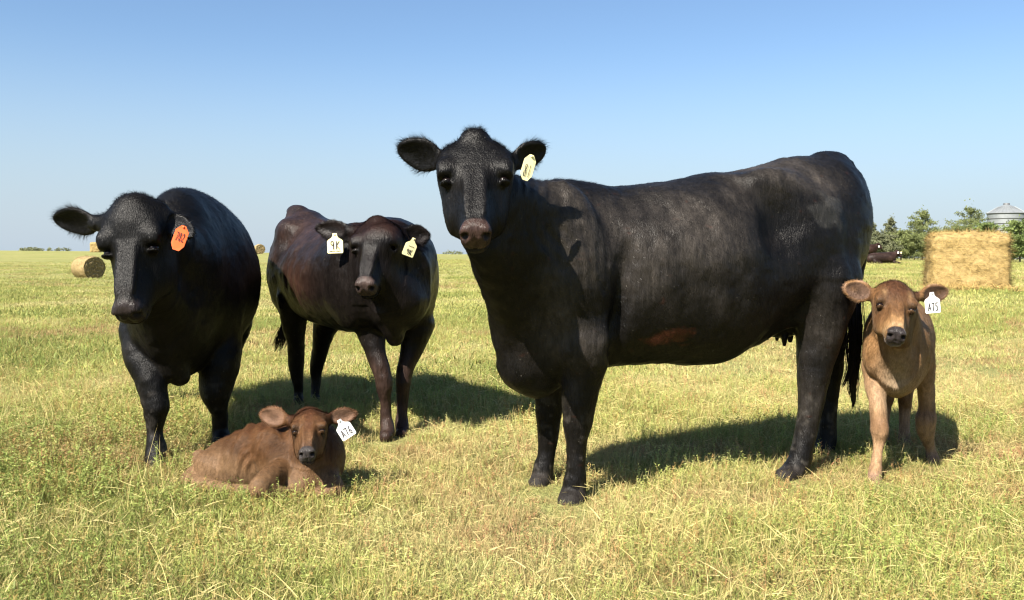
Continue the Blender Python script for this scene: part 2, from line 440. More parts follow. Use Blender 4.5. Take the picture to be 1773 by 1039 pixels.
def strand_mesh(name, roots, dirs, norms, lens, width, cols, mat, parent, bend=None, segs=1):
    """thin blades: each one triangle (segs=1) or a bent strip; normals follow the skin beneath"""
    n = len(roots); lens = np.asarray(lens)[:, None]; width = np.broadcast_to(np.asarray(width), (n,))[:, None]
    side = np.cross(dirs, norms); bad = np.linalg.norm(side, axis=1) < 1e-3
    side[bad] = RNG.normal(size=(bad.sum(), 3)); side /= np.linalg.norm(side, axis=1, keepdims=True) + 1e-9
    a = RNG.uniform(-.55, .55, n)[:, None]; up = np.cross(side, dirs); side = side * np.cos(a) + up * np.sin(a) * .8
    rings = []
    for i in range(segs):
        t = i / segs; c = roots + dirs * lens * t + (0 if bend is None else bend * lens * t * t); w = width * (1 - t * .8)
        rings += [c - side * w * .5, c + side * w * .5]
    tipp = roots + dirs * lens + (0 if bend is None else bend * lens)
    V = np.stack(rings + [tipp], 1).reshape(-1, 3); k = 2 * segs + 1; b = np.arange(n)[:, None] * k
    tri = []
    for i in range(segs - 1): tri += [b + np.array([2 * i, 2 * i + 1, 2 * i + 3]), b + np.array([2 * i, 2 * i + 3, 2 * i + 2])]
    tri.append(b + np.array([2 * segs - 2, 2 * segs - 1, 2 * segs]))
    Fc = np.concatenate(tri)
    o = mesh_obj(name, V, Fc, mat, parent)
    if cols is not None: color_attr(o, 'coat', np.repeat(cols, k, 0))
    nn = norms + RNG.normal(0, .16, norms.shape); nn /= np.linalg.norm(nn, axis=1, keepdims=True)
    o.data.normals_split_custom_set_from_vertices(np.repeat(nn, k, 0).tolist())
    return o

def scatter(V, F, N, A, n, weight):
    w = A * weight[F[:, 0]]; cdf = np.cumsum(w); fi = np.searchsorted(cdf, RNG.uniform(0, cdf[-1], n)); fi = np.minimum(fi, len(F) - 1)
    u, v = RNG.random((2, n)); q = F[fi]
    p = (V[q[:, 0]] * ((1 - u) * (1 - v))[:, None] + V[q[:, 1]] * (u * (1 - v))[:, None] + V[q[:, 2]] * (u * v)[:, None] + V[q[:, 3]] * ((1 - u) * v)[:, None])
    return p, N[q[:, 0]], q[:, 0]

def finish_animal(F, name, label, cat, group, paint, mats, rear, nfur=60000, furlen=.013, disp=None, eyes=True, fw=.0013, long=None, earfur=1.0):
    V, Q = F.polygonise()
    W = F.W(V); N, A = vnormals(W, Q)
    d = .004 * vnoise(W * 14, 3) + .0022 * vnoise(W * 34, 5)
    hm = np.zeros(len(W))
    for hd in F.heads:
        x, t, n = hcoords(hd, W); hm = np.maximum(hm, ((np.abs(x) < .33) & (t > -.2) & (t < 1.1) & (n < .2) & (n > -.62)).astype(float))
    em = np.zeros(len(W))
    for e in F.ears:
        a, b, c = ecoords(e, W); em = np.maximum(em, ((np.abs(a) < 1.2) & (np.abs(b) < 1.2) & (np.abs(c) < 3)).astype(float))
    d = d * (1 - .75 * np.maximum(hm, em))
    if disp is not None: d = d + disp(W, N) * (1 - hm) * (1 - em)
    W = W + N * d[:, None]
    N, A = vnormals(W, Q)
    V = (W - F.o) @ F.R.T
    root = empty(name, (F.o[0], F.o[1], 0), label, cat, group, F.yaw)
    body = mesh_obj('body', V, Q, mats[0], root)
    col = paint(W, N)
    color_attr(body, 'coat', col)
    if eyes:
        for hd in F.heads:
            for sgn in (-1, 1):
                sv, sf = uvsphere((.040 if not hd['calf'] else .052) * hd['L'])
                mesh_obj('eye', sv, sf, MAT_EYE, root, loc=F.L(hd['H'](sgn * (hd['xe'] - (.032 if not hd['calf'] else .022)), hd['te'] + .004, -.064 if not hd['calf'] else -.062)))
    if nfur:
        lenf = np.full(len(W), furlen); wt = np.ones(len(W))
        wet = col[:, 3] < .4
        wt[wet] = 0
        rear = np.asarray(rear, float)
        flow = np.tile(rear * .75 + np.array([0, 0, -.65]), (len(W), 1))
        for hd in F.heads:
            x, t, n = hcoords(hd, W)
            inh = hm > 0
            flow[inh] = hd['et'] * .8 + hd['ex'] * (np.sign(x[inh]) * .35)[:, None]
            lenf[inh] *= .65
            pm = inh & (t < .24) & (n > -.3)
            fd = sstep(.24, -.02, t[pm]); lenf[pm] *= 1.0 + .9 * fd; wt[pm] = 1 + fd
            flow[pm] = flow[pm] + (hd['en'] * .4 - flow[pm] * .5) * fd[:, None] - hd['et'] * (.5 * sstep(.12, -.05, t[pm]))[:, None]
        for e in F.ears:
            a, b, c = ecoords(e, W); m = (a > -1.0) & (np.abs(a) < 1.2) & (np.abs(b) < 1.2) & (np.abs(c) < 3)
            lenf[m] = furlen * earfur * (1.0 + 1.3 * np.clip(np.maximum(np.abs(b[m]), a[m]) - .55, 0, 1)); wt[m] = 3.0
            if earfur >= 1: lenf[m] *= 1 + 1.5 * sstep(.35, .95, (e['c'][2] - W[m, 2]) / e['half']) * sstep(1.0, .4, np.abs(a[m] - .1))
            flow[m] = e['el'] * (.6 + .5 * np.maximum(a[m], 0))[:, None] + e['ew'] * (b[m] * .9)[:, None]
        if long is not None:
            l2, w2 = long(W, N); lenf = lenf * l2; wt = wt * w2
        legs = (W[:, 2] < .45 * W[:, 2].max()); lenf[legs] *= .6
        p, n, vi = scatter(W, Q, N, A, nfur, wt)
        f = flow[vi] + RNG.normal(0, .22, (nfur, 3)); f -= n * (f * n).sum(1, keepdims=True)
        f /= np.linalg.norm(f, axis=1, keepdims=True) + 1e-9
        lift = RNG.uniform(.12, .42, nfur)[:, None]
        dr = f * np.sqrt(1 - lift ** 2) + n * lift
        c = col[vi] * (RNG.uniform(.5, 1.6, (nfur, 1)) if earfur >= 1 else RNG.uniform(.6, 1.5, (nfur, 1))); c[:, 3] = 1
        ln = lenf[vi] * RNG.uniform(.6, 1.25, nfur)
        toL = lambda v: v @ F.R.T
        hair = strand_mesh('hair', toL(p - F.o), toL(dr), toL(n), ln, fw, c, mats[1], root)
        hair['kind'] = 'stuff'
    return root, W, N

# ---- ear tags
GLYPH = {
 '9': [[(.75, .35), (.55, .5), (.25, .42), (.18, .2), (.35, .02), (.65, .02), (.78, .2), (.76, .5), (.74, 1)]],
 'K': [[(.2, 0), (.2, 1)], [(.8, .02), (.2, .55), (.85, 1)]],
 '8': [[(.5, .48), (.25, .32), (.28, .08), (.5, 0), (.72, .08), (.75, .32), (.5, .48), (.2, .68), (.25, .93), (.5, 1), (.75, .93), (.8, .68), (.5, .48)]],
 '1': [[(.45, 0), (.5, 1)]],
 'A': [[(.1, 1), (.5, 0), (.9, 1)], [(.25, .66), (.75, .66)]],
 '7': [[(.1, .02), (.85, 0), (.45, 1)]],
 '6': [[(.7, 0), (.35, .35), (.2, .72), (.35, .98), (.65, .98), (.8, .75), (.6, .53), (.25, .62)]],
 '5': [[(.85, 0), (.25, .03), (.2, .42), (.6, .42), (.82, .68), (.65, .95), (.15, 1)]],
 '0': [[(.5, 0), (.2, .25), (.2, .75), (.5, 1), (.8, .75), (.8, .25), (.5, 0)]],
 '2': [[(.15, .2), (.4, 0), (.75, .12), (.7, .4), (.15, 1), (.88, .98)]],
 '~': [[(0, .6), (.3, .4), (.5, .6), (.8, .4), (1, .6)]],
}
def stroke(V, Fc, pts, w):
    pts = [np.array(p, float) for p in pts]
    for a, b in zip(pts[:-1], pts[1:]):
        d = b - a; l = np.linalg.norm(d)
        if l < 1e-6: continue
        d /= l; n = np.array([-d[1], d[0]]) * w / 2; e = d * w * .3; i = len(V)
        V += [a - e - n, b + e - n, b + e + n, a - e + n]; Fc.append((i, i + 1, i + 2, i + 3))
def ear_tag(F, root, top, bot, wpx, Y, mat, label, lines, yaw=0.0, tilt=.0, round_=False):
    """top/bot: photo places of neck and lower edge; lines: (text, x0, x1, y0, y1) in tag units"""
    pt, pb = P(*top, Y), P(*bot, Y - tilt)
    dn = nrm(pb - pt); h = np.linalg.norm(pb - pt); w = M(wpx, Y)
    rt = np.array([math.cos(yaw), math.sin(yaw), 0]); rt = nrm(rt - dn * (rt @ dn)); fr = np.cross(dn, rt)    # towards the viewer
    if fr[1] > 0: fr = -fr
    if round_: out = [(-.16, 0), (.16, 0), (.5, .22), (.5, .78), (.24, 1), (-.24, 1), (-.5, .78), (-.5, .22)]
    else: out = [(-.13, 0), (.13, 0), (.15, .13), (.22, .22), (.44, .33), (.5, .4), (.5, .95), (.45, 1), (-.45, 1), (-.5, .95), (-.5, .4), (-.44, .33), (-.22, .22), (-.15, .13)]
    loc = lambda x, y, z: F.L(pt + rt * x * w + dn * y * h + fr * z)
    n = len(out); th = .0022
    crv = lambda x: -.03 * w * (x * 2) ** 2
    V = [loc(x, y, th + crv(x)) for x, y in out] + [loc(x, y, crv(x)) for x, y in out]
    Fc = [tuple(range(n)), tuple(range(2 * n - 1, n - 1, -1))] + [(i, i + n, (i + 1) % n + n, (i + 1) % n) for i in range(n)]
    t = mesh_obj('ear_tag', V, Fc, mat, root, smooth=False); t['label'] = label
    SV, SF = [], []
    for text, x0, x1, y0, y1, sw in lines:
        cw = (x1 - x0) / len(text)
        for i, ch in enumerate(text):
            for pl in GLYPH[ch]:
                q = [((x0 + (i + .08 + .84 * a) * cw) * w, (y0 + (y1 - y0) * b) * h) for a, b in pl]
                stroke(SV, SF, q, sw * w)
    if SV: mesh_obj('lettering', [loc(a / w, b / h, th + .0012 + crv(a / w)) for a, b in SV], SF, INK, t, smooth=False)
    sv, sf = uvsphere(.006, 8, 6)
    mesh_obj('stud', [np.array(v) * .9 + loc(0, .06, th + .001) for v in sv], sf, mat, t)
    return t

# ================================================================== ANIMALS
BLK = np.array([.0042, .0037, .0034])
def base_col(n, c, rough): return np.hstack([np.tile(c, (n, 1)), np.full((n, 1), rough)])
def blend(col, m, c, rough=None):
    m = np.clip(m, 0, 1)[:, None]
    col[:, :3] = col[:, :3] * (1 - m) + np.asarray(c) * m
    if rough is not None: col[:, 3] = col[:, 3] * (1 - m[:, 0]) + rough * m[:, 0]
def face_paint(col, F, W, pad, padrough, mouthc=None, ring=None, inner=None, tip=None):
    for hd in F.heads:
        x, t, n = hcoords(hd, W); a = np.abs(x)
        inh = ((a < .3) & (t > .6) & (t < 1.12) & (n < .1) & (n > -.45)).astype(float)
        if ring is not None: blend(col, inh * sstep(.70, .84, t), ring)
        m = inh * sstep(.865, .885, t + .03 * np.maximum(0, .1 - a) * 4) * sstep(-.215, -.2, n) * sstep(.132, .118, a)
        blend(col, m, pad, padrough)
        if mouthc is not None:
            m = inh * sstep(.80, .88, t) * sstep(-.19, -.205, n); blend(col, m, mouthc, .5)
        for s in (-1, 1):
            r = np.sqrt(((x - s * .084) / .024) ** 2 + ((n + .070) / .034) ** 2); blend(col, inh * sstep(1.15, .8, r) * (t > .9), (.006, .004, .004), .5)
        r = np.sqrt(((a - hd['xe'] + .02) / .085) ** 2 + ((t - hd['te']) / .062) ** 2)
        blend(col, sstep(1.0, .7, r) * (n > -.2) * (n < .1) * .8, np.array(col[:, :3].mean(0)) * .25)
    for e in F.ears:
        A, B, C = ecoords(e, W)
        m = ((np.abs(A) < 1.1) & (np.abs(B) < 1.1) & (np.abs(C) < 3)).astype(float)
        if inner is not None:
            q = np.sqrt((A * 1.05) ** 2 + (B * 1.12) ** 2)
            blend(col, m * sstep(1.0, .8, q) * sstep(-.6, .1, C), inner)
            blend(col, m * sstep(.55, .1, q) * sstep(-.6, .1, C) * .75, np.asarray(inner) * .3)
        if tip is not None: blend(col, m * sstep(.75, 1.0, np.maximum(np.abs(B), A)), tip)

class Plane:
    """the animal's upright middle plane: photo places become points at a sideways offset from it"""
    def __init__(s, x, y, ang):
        s.o = np.array([x, y, 0.]); s.u = np.array([math.cos(ang), math.sin(ang), 0]); s.v = np.array([-math.sin(ang), math.cos(ang), 0])
    def __call__(s, px, py, lat=0.0):
        kx, kz = ray(px, py); Y = (lat + s.o[1] * s.v[1] + s.o[0] * s.v[0]) / (s.v[1] + kx * s.v[0])
        return np.array([kx * Y, Y, CAMH + kz * Y])
    def rad(s, px, py, lat, rpx): return rpx * s(px, py, lat)[1] / FPX
    def st(s, rows):
        out = []
        for px, top, bot, w, *c in rows:
            p, q = s(px, top), s(px, bot); out.append(((p - s.o) @ s.u, p[2], q[2], w) + tuple(c))
        return out
UP = np.array([0, 0, 1.0])

# ---------------------------------------------------------------- the big black cow, broadside
A = Plane(.21, 3.95, math.atan2(.405, .914))
F = Field((.21, 3.95), math.atan2(.405, .914), (-.95, -1.02, -.02), (2.0, .62, 1.72), .0075)
F.frame_loft(A.o, A.u, A.v, UP, A.st([
    (872, 455, 600, .10), (895, 372, 640, .18), (935, 318, 668, .235), (985, 313, 655, .262), (1030, 317, 638, .285), (1070, 321, 631, .31), (1125, 317, 628, .335),
    (1190, 307, 632, .35), (1225, 301.5, 629, .35), (1270, 295.5, 604, .34), (1312, 288, 574, .32), (1355, 278, 545, .30), (1398, 270, 530, .285), (1428, 267.5, 512, .265),
    (1452, 277, 490, .22), (1468, 294, 468, .165), (1480, 328, 440, .09)]), k=.04, e_top=1.95, e_bot=2.25, zfrac=.52)
# neck, throat, brisket
F.rc(P(868, 338, 3.52), .095, A(965, 402, -.02), .20, .06)
F.rc(P(846, 375, 3.50), .105, A(940, 500, -.02), .225, .08)
F.rc(P(845, 430, 3.48), .078, A(899, 566, -.02), .11, .07)
F.rc(A(898, 560, -.02), .105, A(909, 632, 0), .11, .06)
F.rc(A(911, 632, 0), .105, A(930, 652, 0), .095, .06)
# shoulder, elbow, thigh, hook and pin bones
F.ell(A(990, 450, -.20), (.17, .115, .34), (nrm(A.u + UP * .2), A.v, nrm(UP - A.u * .2)), k=.045)
F.ell(A(1018, 590, -.20), (.13, .095, .16), (A.u, A.v, UP), k=.04)
F.ell(A(1412, 430, -.19), (.225, .12, .28), (A.u, A.v, UP), k=.055)
F.ell(A(1400, 420, .18), (.20, .10, .26), (A.u, A.v, UP), k=.09)
F.ell(A(1338, 318, -.19), (.13, .05, .07), (A.u, A.v, UP), k=.12)
F.ell(P(822, 240, 3.38), (.045, .04, .03), None, k=.07)
F.ell(A(1474, 324, -.08), (.05, .05, .06), (A.u, A.v, UP), k=.06)
F.ell(A(1440, 279, 0), (.09, .05, .045), (A.u, A.v, UP), k=.06)
# legs, nearest to farthest
def leg(F, pl, rows, k=.02):
    F.chain([(pl(x, y, l), pl.rad(x, y, l, r)) for x, y, r, l in rows], k)
leg(F, A, [(1012, 590, 46, -.17), (1010, 640, 37, -.165), (1005, 678, 31, -.16), (1001, 712, 27.5, -.155), (1000, 735, 24.5, -.155), (998.5, 765, 18, -.155), (997, 800, 16.5, -.155), (996, 828, 19, -.155), (994, 846, 20, -.155), (991, 860, 23.5, -.155)], .03)
F.rc(A(992, 868, -.165), .058, A(986, 872, -.185), .055, .012)
leg(F, A, [(958, 620, 42, .14), (955, 665, 31, .155), (950, 720, 22, .16), (949, 752, 17.5, .16), (945, 790, 15.5, .16), (941, 812, 18, .16), (938, 829, 19, .16)], .03)
F.rc(A(936, 838, .15), .05, A(931, 841, .13), .048, .012)
leg(F, A, [(1425, 490, 66, -.17), (1420, 560, 43, -.19), (1413, 615, 33, -.195), (1408, 655, 27, -.2), (1404, 690, 22.5, -.2), (1398, 735, 18.5, -.2), (1391, 772, 18, -.2), (1385, 797, 20, -.2), (1374, 813, 18, -.2)], .04)
F.rc(A(1370, 820, -.2), .05, A(1357, 826, -.22), .045, .012)
leg(F, A, [(1420, 500, 55, .16), (1432, 570, 32, .18), (1439, 640, 20, .2), (1438, 670, 17, .2), (1434, 715, 14, .2), (1432, 755, 16, .2), (1428, 775, 17, .2)], .04)
F.rc(A(1427, 779, .19), .05, A(1419, 784, .16), .045, .012)
# flank fold, udder, teats
F.rc(A(1388, 535, -.17), .065, A(1305, 575, -.12), .05, .05)
F.ell(A(1348, 558, .02), (.115, .12, .08), (A.u, A.v, UP), k=.05)
for x, y, l in ((1329, 582, -.05), (1358, 592, -.06), (1345, 583, .09), (1368, 585, .1)):
    F.rc(A(x, y - 8, l), .018, A(x, y + 5, l), .012, .02)
# tail: down the back of the rump, then free
F.chain([(A(1466, 290, .0), .035), (A(1489, 335, .02), .032), (A(1496, 390, .03), .028), (A(1491, 450, .05), .026), (A(1482, 500, .06), .024), (A(1480, 545, .06), .020), (A(1482, 600, .06), .016), (A(1480, 650, .06), .012)], .02)
hdA = head(F, P(822, 243, 3.36), P(823.5, 404, 3.06), (1, .02, .01), W=1.22)
ear(F, P(774, 281, 3.41), P(690, 256, 3.44), .070, (.35, -.75, -.55), root=.042)
ear(F, P(882, 284, 3.41), P(944, 256, 3.46), .058, (.75, -.65, -.25), root=.04)
def dispA(W, N):
    s = (W - A.o) @ A.u; lat = (W - A.o) @ A.v; z = W[:, 2]; near = (lat < 0)
    neckm = sstep(.2, -.05, s) * sstep(.75, .95, z) * near
    d = .0018 * np.sin(s * 95 + 9 * vnoise(W * 5, 2)) * neckm                  # folds of neck skin
    ribs = sstep(.2, .35, s) * sstep(.9, .75, s) * sstep(.72, .85, z) * sstep(1.25, 1.1, z)
    d += .0028 * np.sin((s + .12 * z) * 44 + 2 * vnoise(W * 3, 4)) * ribs
    d += .012 * vnoise(W * 4.5, 8) * sstep(.45, .7, z)
    fl = np.exp(-(((s - 1.0) / .13) ** 2 + ((z - 1.20) / .13) ** 2)) * near; d -= .06 * fl    # hunger hollow
    sh = np.exp(-(((s - .15 - .1 * (z - .75)) / .045) ** 2)) * sstep(.56, .66, z) * sstep(1.2, 1.0, z) * near; d -= .030 * sh  # behind the shoulder
    for px, py, rx, ry, amp in ((1120, 350, 60, 28, -.020), (1330, 420, 35, 75, -.028), (1290, 300, 40, 14, .012), (1225, 400, 90, 70, .012), (1075, 560, 12, 70, -.022), (1000, 470, 50, 100, .012), (1465, 430, 18, 90, -.014), (1400, 500, 45, 60, .012), (960, 590, 16, 60, -.012)):
        q = A(px, py, -.28); m_ = q[1] / FPX; d += amp * np.exp(-(((s - (q - A.o) @ A.u) / (rx * m_)) ** 2 + ((z - q[2]) / (ry * m_)) ** 2)) * near
    return d
def paintA(W, N):
    col = base_col(len(W), BLK, .40)
    s = (W - A.o) @ A.u; lat = (W - A.o) @ A.v; z = W[:, 2]
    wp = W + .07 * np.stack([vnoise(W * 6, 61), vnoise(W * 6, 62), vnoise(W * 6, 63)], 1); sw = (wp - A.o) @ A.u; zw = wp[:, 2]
    sun = np.zeros(len(W))                       # sunlit patches and sheen painted into the coat: brownish grey, deep black between
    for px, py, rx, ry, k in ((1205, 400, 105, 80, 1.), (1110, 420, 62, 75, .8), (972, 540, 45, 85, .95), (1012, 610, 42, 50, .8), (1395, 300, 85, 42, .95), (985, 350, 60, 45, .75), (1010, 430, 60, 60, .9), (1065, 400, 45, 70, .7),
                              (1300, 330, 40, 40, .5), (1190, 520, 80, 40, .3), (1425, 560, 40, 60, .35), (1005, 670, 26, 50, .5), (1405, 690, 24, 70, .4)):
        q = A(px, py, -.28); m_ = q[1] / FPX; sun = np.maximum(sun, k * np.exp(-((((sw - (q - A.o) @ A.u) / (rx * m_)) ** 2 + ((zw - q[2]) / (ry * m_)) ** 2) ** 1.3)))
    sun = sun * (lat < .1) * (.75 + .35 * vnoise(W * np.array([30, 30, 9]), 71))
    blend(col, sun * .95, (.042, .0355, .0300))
    mud = vnoise(W * 26, 81) * .6 + vnoise(W * 60, 82) * .4; blend(col, sstep(.1, .5, mud) * sstep(.5, .3, z) * .6, (.045, .040, .034))
    whorl_light = np.exp(-(((s - 1.28) / .10) ** 2 + ((z - 1.27) / .09) ** 2)) * (lat < 0); blend(col, sstep(.3, .7, whorl_light + .35 * vnoise(W * 25, 40)) * .4, (.05, .048, .044))  # light caught on a hair whorl, painted as a pale grey patch
    red = np.exp(-(((s - .41 - 1.2 * (z - .69)) / .15) ** 2 + ((z - .695) / .042) ** 2)) * (lat < -.05)
    blend(col, sstep(.35, .8, red + .30 * vnoise(W * np.array([14, 14, 38]), 33) + .35 * vnoise(W * np.array([40, 40, 90]), 34)) * .7, (.06, .018, .009))
    for e in F.ears: pass
    face_paint(col, F, W, (.033, .0195, .016), .27, mouthc=(.012, .010, .010), inner=(.006, .006, .007))
    blend(col, sstep(.07, .04, z), (.02, .017, .015), .6)
    return col
def longA(W, N):
    s = (W - A.o) @ A.u; z = W[:, 2]
    top = sstep(.6, .9, N[:, 2]) * sstep(.32, .0, s) * (z > 1.2)
    return 1 + 1.3 * top, 1 + 1.5 * top
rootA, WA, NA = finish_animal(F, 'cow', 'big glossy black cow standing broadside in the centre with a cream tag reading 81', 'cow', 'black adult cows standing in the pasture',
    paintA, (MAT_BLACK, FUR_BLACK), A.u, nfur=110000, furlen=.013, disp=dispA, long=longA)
ear_tag(F, rootA, (921, 268), (908, 312), 22, 3.37, TAG_YELLOW, 'cream ear tag reading 81 in dark ink', [('81', -.36, .34, .40, .86, .05)], yaw=.35, round_=True)
def hair_bunch(F, root, name, paths, per, wid, mat, spread, color):
    R_, D_, N_, L_ = [], [], [], []
    V, Fc, Cc = [], [], []
    for path, ws in paths:
        path = [np.asarray(p) for p in path]
        for _ in range(per):
            off = RNG.normal(0, 1, 3); j = RNG.normal(0, .25, (len(path), 3)); i0 = len(V)
            t0 = RNG.uniform(0, .35) * (len(path) - 1); t1 = RNG.uniform(.7, 1.0) * (len(path) - 1); m = 7
            for q in range(m):
                t = t0 + (t1 - t0) * q / (m - 1); a = min(int(t), len(path) - 2); f = t - a
                c = path[a] * (1 - f) + path[a + 1] * f; w = ws[a] * (1 - f) + ws[a + 1] * f
                c = F.L(c) + (off * .6 + j[a] * (1 - f) + j[a + 1] * f) * w
                ww = wid * (1 - .75 * q / (m - 1)); sd = F.R @ np.array([1, 0, 0])
                V += [c - sd * ww, c + sd * ww]
            Fc += [(i0 + 2 * q, i0 + 2 * q + 1, i0 + 2 * q + 3, i0 + 2 * q + 2) for q in range(m - 1)]
            Cc += [np.asarray(color) * RNG.uniform(.6, 1.5)] * (2 * m)
    o = mesh_obj(name, V, Fc, mat, root); color_attr(o, 'coat', np.array(Cc)); return o
hair_bunch(F, rootA, 'tail_switch', [
    ([A(1481, 515, .06), A(1478, 560, .06), A(1476, 600, .06), A(1472, 640, .06), A(1458, 672, .06)], [.014, .026, .024, .014, .006]),
    ([A(1486, 515, .06), A(1484, 570, .06), A(1483, 620, .06), A(1478, 660, .06), A(1476, 705, .06)], [.012, .021, .021, .012, .007]),
    ([A(1481, 600, .06), A(1477, 640, .05), A(1475, 672, .05), A(1478, 690, .05), A(1477, 708, .05)], [.015, .017, .016, .012, .008])], 130, .0022, FUR_BLACK, .02, (.014, .010, .008))

# ---------------------------------------------------------------- the black cow at the left, seen from the front
def axis_st(rows, o, u, v):
    out = []
    for Y, cx, top, bot, hw in rows:
        p, q = P(cx, top, Y), P(cx, bot, Y); d = p - o
        out.append((d @ u, p[2], q[2], M(hw, Y), d @ v))
    return sorted(out)
oB, eB = P(292, 500, 4.6), P(345, 480, 6.1); uB = nrm((eB - oB) * np.array([1, 1, 0])); vB = np.array([uB[1], -uB[0], 0])
oB[2] = 0
F = Field(oB[:2], math.atan2(uB[1], uB[0]), (-.95, -.68, -.03), (1.95, .68, 1.62), .0085)
F.frame_loft(oB, uB, vB, UP, axis_st([
    (4.42, 290, 425, 610, 46), (4.55, 298, 356, 648, 72), (4.7, 306, 331, 658, 84), (4.9, 318, 325, 648, 94), (5.1, 329, 329, 640, 103), (5.35, 340, 338, 628, 108),
    (5.6, 346, 347, 605, 102), (5.9, 348, 356, 580, 92), (6.15, 350, 362, 560, 80), (6.35, 350, 385, 530, 50)], oB, uB, vB), k=.04, e_top=1.85, e_bot=2.0, zfrac=.5)
F.rc(P(240, 395, 4.13), .15, P(298, 465, 4.62), .24, .07)
F.rc(P(255, 480, 4.15), .10, P(295, 570, 4.55), .17, .1)
F.rc(P(262, 540, 4.28), .055, P(296, 630, 4.5), .075, .05)
F.rc(P(296, 630, 4.5), .07, P(312, 652, 4.52), .05, .04)
F.ell(P(247, 560, 4.68), (.09, .15, .2), None, k=.06)
F.ell(P(386, 540, 4.95), (.10, .18, .24), None, k=.06)
def legY(F, rows, k=.025): F.chain([(P(x, y, Y), M(r, Y)) for x, y, r, Y in rows], k)
legY(F, [(246, 575, 36, 4.6), (246, 610, 31, 4.52), (260, 652, 27, 4.46), (268, 690, 22.5, 4.43), (270, 706, 21, 4.42), (269, 722, 17.5, 4.42), (268.5, 745, 14, 4.42), (270, 768, 16, 4.41), (271, 785, 18, 4.4), (271, 797, 19, 4.38)])
F.rc(P(265, 806, 4.36), .036, P(264, 812, 4.33), .034, .008); F.rc(P(279, 806, 4.36), .036, P(279, 812, 4.33), .034, .008)
legY(F, [(380, 580, 38, 4.95), (382, 625, 35, 4.9), (376, 655, 31, 4.88), (374, 684, 24, 4.86), (377, 700, 18, 4.86), (380, 715, 13.5, 4.88), (382, 745, 13, 4.9), (384, 760, 16, 4.88)])
F.rc(P(384, 765, 4.86), .05, P(382, 770, 4.82), .05, .01)
F.ell(P(292, 515, 5.95), (.13, .18, .25), None, k=.06); F.ell(P(388, 515, 5.95), (.13, .18, .25), None, k=.06)
legY(F, [(275, 560, 40, 6.0), (268, 640, 16, 6.1), (270, 690, 11, 6.05), (270, 705, 12, 6.0)]); legY(F, [(395, 560, 40, 6.0), (388, 640, 17, 6.1), (385, 690, 11, 6.05), (384, 705, 12, 6.0)])
hdB = head(F, P(227, 353, 4.07), P(212, 548, 3.85), (1, -.06, .02), W=1.02)
ear(F, P(176, 387, 4.12), P(95, 380, 4.20), .078, (.3, -.8, -.5), root=.045)
ear(F, P(283, 372, 4.12), P(334, 409, 4.10), .055, (.5, -1, .1), root=.045)
def dispB(W, N):
    return .010 * vnoise(W * 4.5, 8) * sstep(.45, .7, W[:, 2])
def paintB(W, N):
    col = base_col(len(W), BLK * .7, .46); z = W[:, 2]
    s = (W - oB) @ uB
    blend(col, sstep(.4, .9, s) * sstep(1.15, 1.3, z) * .6, (.022, .013, .010))
    mud = vnoise(W * 26, 81) * .6 + vnoise(W * 60, 82) * .4; blend(col, sstep(.1, .5, mud) * sstep(.5, .3, z) * .6, (.034, .030, .026))
    blend(col, sstep(.1, .6, vnoise(W * 7, 12)) * .35, (.015, .012, .010))
    face_paint(col, F, W, (.017, .013, .012), .3, mouthc=(.013, .011, .011), inner=(.006, .006, .007))
    return col
def longB(W, N):
    x = (W - oB) @ vB; top = sstep(.5, .8, N[:, 2]) * (W[:, 2] > 1.2)
    return 1 + .8 * top, 1 + 1.0 * top
rootB, WB, NB = finish_animal(F, 'cow', 'stout black cow facing the camera at the left with an orange ear tag', 'cow', 'black adult cows standing in the pasture',
    paintB, (MAT_BLACK, FUR_BLACK), uB, nfur=70000, furlen=.017, disp=dispB, long=longB)
ear_tag(F, rootB, (319, 391), (304, 433), 23, 4.02, TAG_ORANGE, 'orange ear tag with faint number 702', [('702', -.36, .36, .3, .62, .05)], yaw=.1, round_=True)

# ---------------------------------------------------------------- the brown-black cow between them
angC = math.atan2(-.815, .58)
C = Plane(-1.42, 6.13, angC)               # u runs from rump to chest, v to the far side
oC, uC = C.o, C.u; vC = np.array([.815, .58, 0])
F = Field(oC[:2], angC, (-.55, -.72, -.03), (2.1, .72, 1.55), .0085)
lp = lambda s, l, z: oC + uC * s + vC * l + UP * z
F.frame_loft(oC, uC, vC, UP, [
    (-.34, 1.16, .86, .08, .02), (-.29, 1.26, .74, .15, .02), (-.20, 1.35, .66, .20, .02), (-.05, 1.35, .63, .235, .02), (.12, 1.30, .61, .275, .02), (.33, 1.255, .59, .325, .02), (.6, 1.235, .57, .355, .02),
    (.85, 1.235, .565, .365, .02), (1.05, 1.25, .57, .36, .02), (1.22, 1.25, .585, .31, .0), (1.36, 1.20, .61, .23, 0), (1.48, 1.08, .68, .13, 0)], k=.04, e_top=1.85, e_bot=2.2, zfrac=.5)
F.ell(lp(-.20, 0, 1.345), (.11, .055, .045), (uC, vC, UP), k=.06)
F.ell(lp(.0, -.15, 1.21), (.10, .045, .06), (uC, vC, UP), k=.1)
F.ell(lp(-.02, .2, 1.22), (.08, .045, .045), (uC, vC, UP), k=.09)
F.ell(lp(-.08, -.13, .88), (.17, .09, .25), (uC, vC, UP), k=.09)
F.ell(lp(-.08, .16, .88), (.18, .09, .25), (uC, vC, UP), k=.09)
F.ell(lp(1.18, -.22, .92), (.18, .10, .30), (uC, vC, UP), k=.09)
F.ell(lp(1.15, .23, .86), (.15, .11, .26), (uC, vC, UP), k=.07)
F.rc(P(662, 425, 4.87), .13, lp(1.22, .02, 1.0), .24, .1)
F.rc(P(650, 470, 4.82), .085, lp(1.42, -.03, .78), .13, .08)
F.rc(P(660, 545, 4.88), .045, P(684, 585, 4.97), .05, .07)
